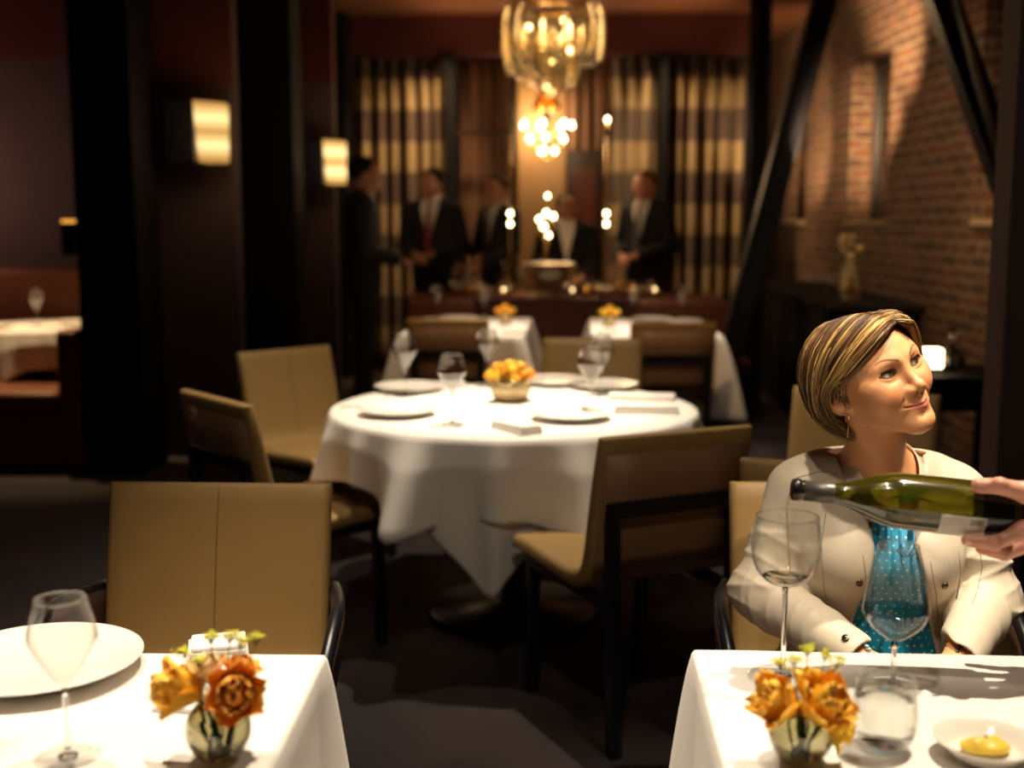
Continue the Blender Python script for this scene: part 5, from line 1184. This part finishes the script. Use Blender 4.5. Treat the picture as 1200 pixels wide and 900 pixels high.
for i, (px, py, dy, lab) in enumerate(((215, 764, .02, 'leftmost yellow-green sprig of the left table bouquet'), (247, 746, .01, 'yellow-green sprig over the middle left of the left table bouquet'), (270, 745, .02, 'tallest yellow-green sprig over the big ranunculus on the left table'), (302, 748, .0, 'yellow-green sprig reaching farthest right from the left table bouquet'), (283, 752, .03, 'short yellow-green sprig right of the tallest on the left table'), (232, 775, -.01, 'low yellow-green sprig over the golden tulip on the left table'))):
    sprig(vb(V2, (i-2)*.002), vp(px, py, Y2+dy), 60+i, lab, n=9, sp=.009)
# round table flower bowl
x, y, z = atz(598, 470, TZ); FB = (x, y)
fb = empty('flower_bowl', (x, y, TZ), 0, 'small ribbed gold bowl of orange roses at the centre of the round table', 'bowl')
bowl_m = pmat('pale_gold_ceramic', (.50, .38, .20), .25, .35, var=.15, scale=40)
MB().lathe([(0, .002), (.045, .002), (.060, .014), (.074, .048), (.079, .072), (.076, .073), (.070, .048), (.056, .018), (0, .014)], 48).build('body', bowl_m, fb)
mb = MB(); [mb.tube([((.0612+.0145*j/3)*cos(2*pi*i/28), (.0612+.0145*j/3)*sin(2*pi*i/28), .016+.040*j/3) for j in range(4)], .0018, 5) for i in range(28)]; mb.build('ribs', bowl_m, fb)
r_ = random.Random(5); k = 0
for rr_, cnt, zz in ((0, 1, .125), (.040, 5, .112), (.072, 8, .090)):
    for i in range(cnt):
        a = 2*pi*i/cnt+.3*k; c = (FB[0]+rr_*cos(a), FB[1]+rr_*sin(a), TZ+zz+r_.uniform(-.006, .010)); k += 1
        flower('rose', c, (rr_*cos(a)*9, rr_*sin(a)*9, .7), .030, 70+k, (or_m, yel_m, or_m, deep_m)[k % 4], (FB[0]+rr_*.3*cos(a), FB[1]+rr_*.3*sin(a), TZ+.016), 'orange rose packed in the gold bowl on the round table', 'rose', 'roses in the gold bowl on the round table')
for (px, yy, mats, lab, gl, col_) in ((592, 7.52, (or_m, deep_m, or_m), 'small vase of orange roses on the left back table', 'left', 'orange'), (715, 7.42, (yel_m, yel_m, or_m), 'small vase of yellow roses on the right back table', 'right', 'yellow')):
    x, y, _ = stand(px, yy); v = empty('rose_vase', (x, y, TZ), 0, lab, 'vase')
    MB().lathe([(0, .001), (.028, .001), (.037, .02), (.040, .045), (.034, .062), (.031, .062), (.036, .045), (.033, .02), (0, .005)], 24).build('body', bowl_m, v)
    for i in range(7):
        a = 2*pi*i/6; rr_ = 0 if i == 6 else .042; c = (x+rr_*cos(a), y+rr_*sin(a), TZ+(.110 if i == 6 else .086))
        flower('rose', c, (rr_*cos(a)*14, rr_*sin(a)*14, .8), .030, 90+i, mats[i % 3], (x+rr_*.2*cos(a), y+rr_*.2*sin(a), TZ+.012), '%s rose packed in the small vase on the %s back table' % (col_, gl), 'rose', '%s roses on the %s back table' % (col_, gl))
# ================================================================== BOTTLE
pb = V3(*aty(1188, 601, 1.700)); pn = V3(*aty(927, 573, 1.722)); dv = pn-pb; LB = float(np.linalg.norm(dv)); q = Vector(dv).to_track_quat('Z', 'Y')
bt = empty('wine_bottle', tuple(pb), 0, 'dark green wine bottle held level by the waiter, pouring into the round glass', 'wine bottle'); bt.rotation_mode = 'QUATERNION'; bt.rotation_quaternion = q
R = .0405; bo = smooth_prof([(.030, .0), (.0385, .003), (R, .012), (R, .06), (R, .150), (.0385, .175), (.031, .200), (.0215, .225), (.0160, .245), (.0145, .262), (.0142, LB-.012)], 4)
green_m = pmat('olive_bottle_glass', (.085, .080, .006), .05, var=.3, scale=5, spec=.6, trans=.75, ior=1.5, coat=.5, col2=(.15, .135, .010)); foil_m = pmat('dark_foil', (.03, .026, .026), .28, .6, var=.2)
MB().lathe([(0, .012), (.018, .008)]+bo, 56).build('glass_body', green_m, bt)
MB().lathe([(0, LB-.018), (.0142, LB-.018), (.0142, LB-.014), (.0160, LB-.013), (.0165, LB-.008), (.0160, LB-.002), (.0130, LB), (.0100, LB), (.0095, LB-.01), (0, LB-.01)], 40).build('lip', foil_m, bt)
MB().lathe([(.0150, .252), (.0153, .253), (.0151, LB-.018), (.0147, LB-.018)], 40).build('capsule', pmat('taupe_foil', (.11, .095, .085), .35, .4, var=.15), bt)
MB().lathe([(0, -.0005), (.030, -.0006), (.0388, .0025), (.0409, .012), (.0410, .052), (.0404, .0525)], 48).build('base_band', pmat('black_base_band', (.004, .004, .005), .15, spec=.6), bt)
# label patch on the camera-side underside
Mi = np.array(q.to_matrix()).T; camd = Mi@(V3(0, -1, 0)); dnd = Mi@V3(0, 0, -1); a_c = math.atan2(camd[1], camd[0]); a_d = math.atan2(dnd[1], dnd[0]); sg = 1 if ((a_d-a_c+pi) % (2*pi)-pi) > 0 else -1
def patch(name, z0, z1, a0, a1, rad, m, parent):
    mb = MB(); mb.grid([[(rad*cos(a_c+sg*(a0+(a1-a0)*i/16)), rad*sin(a_c+sg*(a0+(a1-a0)*i/16)), z0+(z1-z0)*k/4) for i in range(17)] for k in range(5)]); return mb.build(name, m, parent, solid=.0003, fix=False)
lab = patch('label', .046, .108, .10, 1.75, R+.0005, pmat('paper_label', (.66, .60, .52), .6, var=.04), bt); lab['label'] = 'white back label with barcode and fine print'
ink = pmat('label_ink', (.05, .045, .04), .6); mb = MB()
def lp(z, a, rad=R+.0009): return (rad*cos(a_c+sg*a), rad*sin(a_c+sg*a), z)
r_ = random.Random(2); z = .0500
while z < .0680:
    w = r_.choice((.0004, .0007, .0010)); mb.grid([[lp(z, .18+.24*i/4), lp(z+w, .18+.24*i/4)] for i in range(5)]); z += w+r_.choice((.0004, .0008))
mb.build('barcode', ink, lab, fix=False)
mb = MB(); z = .0730
while z < .104: mb.grid([[lp(z, .20+1.1*i/8), lp(z+.0004, .20+1.1*i/8)] for i in range(9)]); z += .0021
mb.build('fine_print', pmat('grey_print', (.30, .26, .22), .7), lab, fix=False)
# the thin stream of wine from the lip into the glass
tipw = V3(*aty(925.5, 579.5, 1.724)); mb = MB(); sx_ = float(tipw[0]); gz = TZ+.146
pts = [tuple(tipw+V3(.004, 0, .001)), tuple(tipw+V3(-.001, 0, -.004)), (sx_-.0035, 1.724, tipw[2]-.020), (sx_-.006, (1.724+GB[1])/2, tipw[2]-.06), (sx_-.0075, GB[1], tipw[2]-.10), (GB[0]+.001, GB[1], gz)]
mb.tube(pts, [.0035, .0028, .0016, .0013, .0012, .0013], 8); o = mb.build('wine_stream', real_glass('white_wine', (1, .96, .80), 1.33)); tag(o, 'thin stream of white wine running from the bottle lip into the round glass', 'wine')
bp_ = [(r-.0016, z) for r, z in smooth_prof(glass_profile('balloon')[0]) if .1378 < z < .150]
MB().lathe([(0, bp_[0][1])]+bp_+[(bp_[-1][0]-.0008, bp_[-1][1]+.0004), (0, bp_[-1][1]+.0004)], 40).build('poured_wine', real_glass('wine_pool', (1, .96, .80), 1.33), None)
pw = bpy.data.objects['poured_wine']; pw.location = (GB[0], GB[1], TZ); tag(pw, 'small pool of white wine at the bottom of the round glass', 'wine')
# ================================================================== BACK COUNTER GOODS
silver_m = pmat('hammered_silver', (.60, .50, .36), .28, .95, var=.2, scale=30, bump=.4, bscale=60)
cz = .8355; x, y, _ = stand(644, 9.05)
bk = empty('ice_bucket', (x, y, cz), 0, 'wide silver champagne bucket on foot in the middle of the service counter', 'ice bucket')
MB().lathe([(0, .03), (.10, .035), (.17, .09), (.195, .16), (.200, .235), (.212, .245), (.205, .25), (.192, .24), (.186, .16), (.16, .10), (0, .06)], 48).build('body', silver_m, bk); MB().lathe([(0, 0), (.10, 0), (.095, .012), (.04, .022), (.05, .034), (0, .034)], 32).build('foot', silver_m, bk)
for sx in (-1, 1): MB().tube([(sx*.19, 0, .20), (sx*.235, 0, .20), (sx*.24, 0, .165), (sx*.19, 0, .15)], .008, 8).build('handle', silver_m, bk)
dec_m = thin_glass('amber_glass', (.97, .85, .62), refl=1.4, base=.22)
def small_glass(name, px, yy, z, h, r, lab, cat, group, m=None, kind=0, proto={}):
    x, y, _ = stand(px, yy) if px is not None else (yy[0], yy[1], 0)
    key = (kind, round(h, 3), round(r, 3))
    if key in proto: o = proto[key].copy(); COL.objects.link(o); o.name = name
    else:
        if kind == 0: P = [(0, .001), (r*.8, .001), (r, h*.5), (r*.95, h), (r*.9, h), (r*.93, h*.5), (r*.74, h*.08), (0, h*.07)]
        elif kind == 1: P = [(0, .001), (r*.9, .001), (r, h*.25), (r*.9, h*.5), (r*.3, h*.68), (r*.25, h*.9), (r*.35, h), (r*.28, h), (r*.2, h*.7), (r*.8, h*.48), (r*.9, h*.25), (0, h*.05)]
        else: P = [(0, .0), (r*.7, .0), (r*.7, .004), (.005, .01), (.004, h*.45), (r*.6, h*.55), (r, h*.75), (r*.8, h), (r*.77, h), (r*.96, h*.75), (r*.55, h*.56), (0, h*.5)]
        o = MB().lathe(P, 20).build(name, m or dec_m); proto[key] = o
    o.location = (x, y, z); tag(o, lab, cat, group); return o
r_ = random.Random(11); gi = 0
for px in (532, 545, 560, 588, 598, 686, 694, 704, 712, 722, 731, 741, 752, 762): 
    small_glass('glass_tumbler', px, 8.98+r_.uniform(0, .3), cz, r_.choice((.09, .11)), .036, 'small amber-lit tumbler in the row of glassware on the service counter', 'tumbler', 'small tumblers on the service counter')
small_glass('carafe', 592, 9.2, cz, .26, .06, 'glass carafe on the counter just left of the silver bucket', 'carafe', None, kind=1); small_glass('carafe', 724, 9.2, cz, .24, .055, 'glass carafe on the counter right of the silver bucket', 'carafe', None, kind=1); small_glass('carafe', 548, 9.2, cz, .30, .06, 'tall glass carafe at the left end of the service counter', 'carafe', None, kind=1)
o = MB().lathe([(0, 0), (.05, 0), (.06, .02), (.05, .03), (0, .03)], 24).build('bread_dish', pmat('bread_crust', (.45, .20, .07), .6, var=.3)); o.location = (*stand(609, 9.0)[:2], cz); tag(o, 'small orange-brown dish at the foot of the left brass lamp on the counter', 'dish')
glow_m = emat('glint_glow', (1, .66, .30), 6.0, .1)  # small flames added to give the bright glints among the glassware
tl0 = None
for px, yy, zz in ((556, 9.25, 0), (590, 9.0, 0), (671, 8.98, 0), (687, 9.22, .05), (702, 9.25, .05), (717, 9.2, .05), (729, 9.3, .08), (743, 9.2, .04), (768, 9.1, 0)):
    x, y, _ = stand(px, yy)
    if tl0 is None:
        tl0 = o = empty('glint_tealight', label='lit candle cup added for the glints among the glassware on the service counter', cat='candle', group='added tealights on the service counter')
        MB().lathe([(0, 0), (.030, 0), (.034, .012), (.036, .045), (.033, .045), (.030, .014), (0, .010)], 20).build('cup', brass_m, o); MB().lathe([(0, .012), (.029, .014), (.029, .036), (0, .036)], 16).build('wax', china_m, o); MB().lathe([(0, .036), (.008, .042), (.010, .050), (.004, .064), (0, .070)], 10).build('flame', glow_m, o)
    else: o = copy_tree(tl0)
    o.location = (x, y, cz)
for px, yy, r0, lab in ((570, 9.05, .07, 'shallow gilt bowl at the left part of the service counter'), (708, 9.0, .075, 'shallow gilt bowl right of the silver bucket on the counter'), (752, 9.02, .06, 'small gilt bowl at the right part of the service counter')):
    o = MB().lathe([(0, 0), (r0*.5, 0), (r0*.45, .012), (r0*.8, .035), (r0, .065), (r0*.96, .065), (r0*.75, .035), (0, .014)], 28).build('serving_bowl', silver_m); o.location = (*stand(px, yy)[:2], cz); tag(o, lab, 'bowl')
# sideboard glasses
for i, px in enumerate((906, 914, 922, 930, 938, 946, 954, 962)):
    yy = 9.5-.17*i; small_glass('stemmed_glass', None, ((px-675)/FPX*yy+.02, yy), .90, .17, .035, 'clear stemmed glass in the row on the black sideboard', 'glass', 'row of glasses on the black sideboard', kind=2, m=wine_glass_m)
x, y = 1.62, 7.55
o = empty('flower_vase', (1.75, 7.75, .9), 0, 'tall vase with dim golden blossoms on the black sideboard', 'vase'); MB().lathe([(0, 0), (.05, 0), (.07, .08), (.05, .2), (.03, .26), (.04, .3), (.03, .3), (.02, .26), (0, .02)], 24).build('body', bowl_m, o)
r_ = random.Random(4)
for i in range(9):
    c = (1.75+r_.gauss(0, .06), 7.75+r_.gauss(0, .06), 1.22+r_.uniform(-.02, .09)); flower('rose', c, (r_.gauss(0, .5), r_.gauss(0, .5), 1), .035, 130+i, pale_m, (1.75+r_.uniform(-.01, .01), 7.75+r_.uniform(-.01, .01), .93), 'dim golden blossom in the vase on the black sideboard', 'flower', 'blossoms on the black sideboard')
small_glass('oil_lamp', None, (1.66, 7.32), .90, .16, .06, 'round pale glass jar at the near end of the black sideboard', 'jar', None, kind=1)
# side table: candle and decanter
cx_, cy_, _ = stand(1098, 5.22); ch = empty('candle_holder', (cx_, cy_, .75), 0, 'glowing square white candle holder on the small black side table', 'candle')
MB().box((-.036, -.036, 0), (.036, .036, .024)).build('base', china_m, ch, bevel=.004, smooth=False)
MB().box((-.038, -.038, .024), (.038, .038, .105)).build('lit_shade', emat('candle_glow', (1, .72, .42), 9.0, .1), ch, bevel=.006)
dx_, dy_, _ = stand(1121, 5.30); dc = empty('decanter', (dx_, dy_, .75), 0, 'dark glass decanter with round stopper beside the glowing candle', 'decanter')
MB().lathe([(0, .001), (.052, .001), (.060, .02), (.058, .065), (.035, .09), (.018, .10), (.016, .125), (.020, .128), (.016, .128), (.012, .10), (.05, .065), (.054, .02), (0, .006)], 36).build('body', real_glass('decanter_glass', (.75, .72, .66)), dc)
MB().lathe([(0, .12), (.012, .124), (.010, .14), (.024, .155), (.026, .168), (.018, .182), (0, .186)], 24).build('stopper', stem_m, dc)
# ================================================================== LAMPS
def link_light(kind, name, loc_, W, col_=(1, .78, .50), tgt=None, size=None, blend=.6, r=.03, parent=None):
    l = bpy.data.lights.new(name, kind); o = bpy.data.objects.new(name, l); COL.objects.link(o); l.energy = W; l.color = col_; l.shadow_soft_size = r; o.location = loc_
    if kind == 'SPOT': l.spot_size = radians(size); l.spot_blend = blend
    if tgt is not None: o.rotation_euler = (Vector(tgt)-Vector(loc_)).to_track_quat('-Z', 'Y').to_euler()
    return o
bulb_m = emat('lit_bulb', (1, .72, .38), 22.0, .05); warm = (1, .66, .34)
# wall lamps on the dividers
def sconce(px, y, zc, s, label):
    x, _, _ = stand(px, y); root = empty('wall_lamp', (x, y, zc), 0, label, 'wall lamp', 'wall lamps on the left dividers'); h = .17
    MB().prism([(-.165, -.06), (.0, -.06), (.0, .14), (-.165, .14)], 2, -h, h).build('back_plate', steel_m, root, bevel=.004, smooth=False)
    g = MB(); g.add([(0, -.07, h), (.155, .02, h*.95), (.150, .12, h*.95), (0, .12, h), (.022, -.06, -h), (.150, .02, -h), (.145, .12, -h), (.022, .12, -h)], [(0,1,2,3),(7,6,5,4),(0,4,5,1),(1,5,6,2),(2,6,7,3),(3,7,4,0)])
    m, nt, out = new_mat('alabaster_glow'); L = nt.links.new; e = N(nt, 'ShaderNodeEmission', Strength=s); tc = N(nt, 'ShaderNodeTexCoord'); cr = N(nt, 'ShaderNodeMix', data_type='RGBA'); cr.inputs[6].default_value = (1, .50, .12, 1); cr.inputs[7].default_value = (1, .72, .30, 1)
    # two bulbs behind the glass make two brighter pools
    sp = N(nt, 'ShaderNodeSeparateXYZ'); L(tc.outputs['Object'], sp.inputs[0]); ab = N(nt, 'ShaderNodeMath', operation='ABSOLUTE'); L(sp.outputs[2], ab.inputs[0]); su = N(nt, 'ShaderNodeMath', operation='SUBTRACT'); su.inputs[1].default_value = .075; L(ab.outputs[0], su.inputs[0])
    a2 = N(nt, 'ShaderNodeMath', operation='ABSOLUTE'); L(su.outputs[0], a2.inputs[0]); mr = N(nt, 'ShaderNodeMapRange'); mr.inputs[1].default_value = .085; mr.inputs[2].default_value = .0; L(a2.outputs[0], mr.inputs[0]); L(mr.outputs[0], cr.inputs[0]); L(cr.outputs[2], e.inputs[0])
    m2 = N(nt, 'ShaderNodeMapRange'); m2.inputs[3].default_value = s*.55; m2.inputs[4].default_value = s*1.7; L(mr.outputs[0], m2.inputs[0]); L(m2.outputs[0], e.inputs[1]); L(e.outputs[0], out.inputs[0])
    g.build('glass_shade', m, root, bevel=.006, smooth=False); return root
sconce(236, 6.72, 1.895, .95, 'lit rectangular amber wall lamp on the nearer left divider, the larger one')
sconce(383, 9.36, 1.855, 1.2, 'lit rectangular amber wall lamp on the farther divider beside the first waiter')
w = empty('wall_lamp', (-2.83, 6.60, 1.30), 0, 'small dark wall lamp on the left edge of the broad black column, glowing on top', 'wall lamp')
MB().box((-.03, -.05, -.09), (.03, .05, .09)).build('body', black_m, w, bevel=.004, smooth=False); MB().box((-.026, -.045, .088), (.026, .045, .108)).build('glowing_top', emat('amber_glow', (1, .40, .06), 1.3), w, smooth=False)
# hanging lamp of blown glass vessels
hl = empty('pendant_lamp', (*stand(646, 8.2)[:2], 0), 0, 'large hanging cluster lamp of clear blown glass vessels at top centre', 'pendant lamp')
ves_m = thin_glass('blown_glass', (.97, .94, .86), refl=.9, rough=.22, base=.16); r_ = random.Random(8); mb = MB()
MB().lathe([(0, 3.12), (.22, 3.12), (.22, 3.2), (0, 3.2)], 32).build('ceiling_rose', brass_m, hl)
mb.tube([(.25*cos(2*pi*i/40), .25*sin(2*pi*i/40), 2.80) for i in range(41)], .014, 8, caps=False); mb.build('ring', brass_m, hl)
for i in range(3): a = 2*pi*i/3; MB().tube([(.2*cos(a), .2*sin(a), 3.14), (.25*cos(a), .25*sin(a), 2.80)], .005, 6).build('hanger', brass_m, hl)
k = 0
for R1, cnt, zt in ((0, 1, 2.44), (.14, 5, 2.50), (.27, 9, 2.60)):
    for i in range(cnt):
        a = 2*pi*i/cnt+R1*5; zz = zt+r_.uniform(-.05, .06); rr_ = r_.uniform(.078, .098); hh = r_.uniform(.36, .50); k += 1
        P = smooth_prof([(.001, -hh*.5), (rr_*.55, -hh*.46), (rr_*.95, -hh*.25), (rr_, 0), (rr_*.85, hh*.28), (rr_*.5, hh*.42), (rr_*.45, hh*.5)], 3)
        o = MB().lathe([(max(0, p-.003), q) for p, q in P][::-1]+P, 20).build('glass_vessel', ves_m, hl); o.location = (R1*cos(a), R1*sin(a), zz)
        b = MB().tube([(0, 0, hh*.5), (0, 0, min(.55, 3.13-zz))], .0025, 5).build('cord', steel_m, o)
        if k % 5 == 1: b = MB().lathe([(0, -.014), (.010, -.008), (.013, .002), (.006, .014), (0, .016)], 12).build('bulb', bulb_m, o); b.location = (0, 0, .04)
X0, Y0 = hl.location.x, hl.location.y
# candle chandelier beyond it
cl = empty('chandelier', (*stand(640, 10.2)[:2], 0), 0, 'smaller brass chandelier with bright candle bulbs beneath and behind the glass cluster', 'chandelier')
MB().tube([(0, 0, CEIL), (0, 0, 2.15)], .008, 8).build('rod', brass_m, cl); MB().lathe([(0, 1.98), (.03, 2.0), (.05, 2.05), (.025, 2.12), (.045, 2.2), (.015, 2.3), (0, 2.42)], 20).build('body', brass_m, cl)
MB().lathe([(.13, 2.32), (.08, 2.45), (.079, 2.45), (.129, 2.32)], 24).build('crown', thin_glass('amber_crown', (1, .78, .4), refl=1.0, base=.2), cl)
for R1, cnt, zz, o_ in ((.21, 7, 2.17, .1), (.16, 6, 2.06, .5), (.07, 3, 1.96, .2)):
    for i in range(cnt):
        a = 2*pi*i/cnt+o_; e = (R1*cos(a), R1*sin(a)); arm = MB().tube([(0, 0, zz-.02), (e[0]*.5, e[1]*.5, zz-.06), (e[0], e[1], zz-.03), (e[0], e[1], zz)], .006, 6).build('arm', brass_m, cl)
        MB().lathe([(0, zz), (.012, zz+.004), (.020, zz+.022), (.012, zz+.044), (0, zz+.062)], 12, (e[0], e[1], 0)).build('candle_bulb', bulb_m, arm)
o = MB().lathe([(0, -.02), (.02, 0), (0, .02)], 12).build('top_bulb', bulb_m, cl); o.location = (0, -.05, 2.50)
# two slim brass lamp posts and a bulb cluster standing in for candle reflections
for px, lab in ((598, 'slim brass lamp post with two small lights, left of the silver bucket'), (710, 'slim brass lamp post with two small lights, right of the silver bucket')):
    r0 = empty('lamp_post', (*stand(px, 9.50)[:2], 0), 0, lab, 'floor lamp', 'slim brass lamp posts'); MB().lathe([(0, 0), (.10, 0), (.10, .015), (.012, .03), (0, .03)], 24).build('base', brass_m, r0)
    MB().tube([(0, 0, .02), (0, 0, 2.7)], .011, 10).build('pole', brass_m, r0)
    for z_ in (1.46, 1.38, 2.18):
        if px == 598 and z_ > 2: continue
        MB().lathe([(0, -.02), (.013, -.012), (.015, .004), (0, .02)], 12, (0, -.026, z_)).build('bulb', bulb_m, r0)
tl = empty('reflection_cluster', (*stand(640, 9.28)[:2], cz), 0, 'bulbs on a low brass stem standing in for candle reflections behind the silver bucket', 'reflection_cluster')
MB().lathe([(0, 0), (.06, 0), (.05, .012), (.01, .03), (.008, .50), (0, .52)], 16).build('stem', brass_m, tl)
for dx, dz, r0 in ((0, .60, .020), (-.055, .56, .016), (.055, .58, .018), (-.02, .50, .020), (.02, .44, .014), (.01, .74, .013)):
    arm = MB().tube([(0, 0, dz-.10), (dx, -.02, dz-.08), (dx, -.03, dz)], .004, 6).build('arm', brass_m, tl); MB().lathe([(0, -r0), (r0*.8, -r0*.5), (r0, 0), (r0*.7, r0*.8), (0, r0*1.4)], 12, (dx, -.035, dz+r0)).build('light', bulb_m, arm)
# ceiling spots over the tables, glows of the lamps, washes and added fills
warmw = (1, .84, .64)
link_light('SPOT', 'right_table_key_and_fill', (.98, 1.98, 3.12), 393.75, warmw, (.60, 1.62, .75), 46, .7, .018)
link_light('SPOT', 'right_table_key_and_fill', (.92, 1.30, 3.12), 190, warmw, (.55, 2.12, 1.05), 23, .8, .03)  # added fill aimed at the woman's face, not at the table
link_light('SPOT', 'right_table_key_and_fill', (.05, 1.55, 3.12), 150, warmw, (.52, 2.10, .95), 26, .8, .03)  # added fill from the left for her shoulder and chest
link_light('SPOT', 'spot_left_table', (-.30, 2.05, 3.12), 270, warmw, (-.55, 1.55, .75), 46, .7, .018)
link_light('SPOT', 'spot_left_table', (-1.05, 2.0, 3.12), 270, warmw, (-.60, 1.55, .75), 46, .7, .018)
link_light('SPOT', 'round_table_key_and_fill', (TC[0]-.02, TC[1]+.05, 3.12), 285, warmw, (TC[0], TC[1], .75), 80, .9, .02)
link_light('SPOT', 'round_table_key_and_fill', (TC[0]+.05, TC[1]+.12, 3.12), 420, warmw, (TC[0]+.02, TC[1]-.03, .75), 32, 1.0, .03)
link_light('SPOT', 'round_table_key_and_fill', (-.85, 3.75, 3.12), 80, warmw, (-.95, 4.0, .5), 60, .9, .03)  # added fill for the chairs left of the round table
link_light('SPOT', 'spot_back_table', (-.50, 6.9, 3.12), 363, warmw, (-.50, 7.1, .75), 34, .8, .03)
link_light('SPOT', 'spot_back_table', (.40, 6.9, 3.12), 363, warmw, (.40, 7.1, .75), 34, .8, .03)
link_light('SPOT', 'spot_booth', (bx[0]+.1, bx[1]-.3, 3.12), 420, (1, .68, .36), (bx[0]+.25, bx[1]-.40, .6), 48, .8, .03)
link_light('POINT', 'pendant_glow', (X0, Y0, 2.62), 23.76, warm, r=.12)
link_light('POINT', 'chandelier_glow', (cl.location.x, cl.location.y-.0, 2.12), 34, warm, r=.15)
link_light('POINT', 'niche_glow', (-.38, 11.3, 2.3), 34, warm, r=.1)
for x_, xt in ((-.95, -1.75), (.45, 1.15)): link_light('SPOT', 'curtain_wash', (x_, 10.35, 3.1), 170, warm, (xt, 11.0, 1.25), 74, 1.0, .06)
link_light('SPOT', 'brick_uplight', (1.35, 7.7, 1.6), 800, warm, (2.26, 8.75, 3.05), 44, 1.0, .04)
link_light('SPOT', 'brick_uplight', (1.72, 7.6, 2.2), 620, warm, (2.26, 9.66, 2.05), 36, 1.0, .04)
link_light('SPOT', 'brick_uplight', (1.45, 9.9, 1.3), 170, warm, (2.12, 11.2, 2.6), 70, .9, .03)
link_light('SPOT', 'brick_downlight', (1.75, 6.0, 3.1), 150, warm, (2.3, 6.6, .9), 60, .9, .05)
for x_, y_ in ((236, 6.55), (383, 9.2)):
    p_ = stand(x_, y_); link_light('POINT', 'sconce_glow', (p_[0]+.14, p_[1]-.08, 1.88), 5.28, warm, r=.1)
link_light('SPOT', 'aisle_fill', (-.1, .8, 3.12), 60, warmw, (.25, 2.9, .6), 84, 1.0, .05)  # added fill to lift the dark chair back and the near floor
link_light('SPOT', 'aisle_fill', (-.05, 4.9, 3.12), 120, warm, (-.05, 6.8, .7), 58, 1.0, .05)  # added fill for the farther chair backs and cloth skirts
link_light('SPOT', 'back_table_backlight', (-.05, 9.0, 3.12), 130, warmw, (-.05, 7.9, .8), 62, 1.0, .03)  # added backlight that makes the back table glasses glimmer
link_light('POINT', 'alcove_fill', (-4.6, 7.6, 1.7), 24, (1, .58, .42), r=.15)  # added fill without a fixture, brightens the alcove
link_light('SPOT', 'counter_fill', (.0, 8.3, 3.12), 170, warm, (.0, 9.0, .7), 56, .9, .03)  # added fill to brighten the goods on the counter
link_light('SPOT', 'brick_wash', (1.0, 6.4, 3.0), 75, warm, (2.2, 7.7, 1.3), 75, 1.0, .05)
for x_ in (-.95, .9): link_light('SPOT', 'ceiling_wash', (x_, 10.1, 2.4), 21, (1, .6, .25), (x_, 10.4, 3.2), 80, 1.0, .1)
w_ = bpy.data.worlds.new('room_air'); SC.world = w_; w_.use_nodes = True; w_.node_tree.nodes['Background'].inputs[0].default_value = (.5, .33, .21, 1); w_.node_tree.nodes['Background'].inputs[1].default_value = .03
vs_ = SC.view_settings; vs_.view_transform = 'Standard'; vs_.look = 'None'; vs_.gamma = 1; vs_.use_curve_mapping = False; vs_.exposure = 0.0
SC.cycles.max_bounces = 10; SC.cycles.transparent_max_bounces = 40; SC.cycles.transmission_bounces = 10; SC.cycles.sample_clamp_indirect = 4.0; SC.cycles.use_denoising = True; SC.cycles.blur_glossy = .5
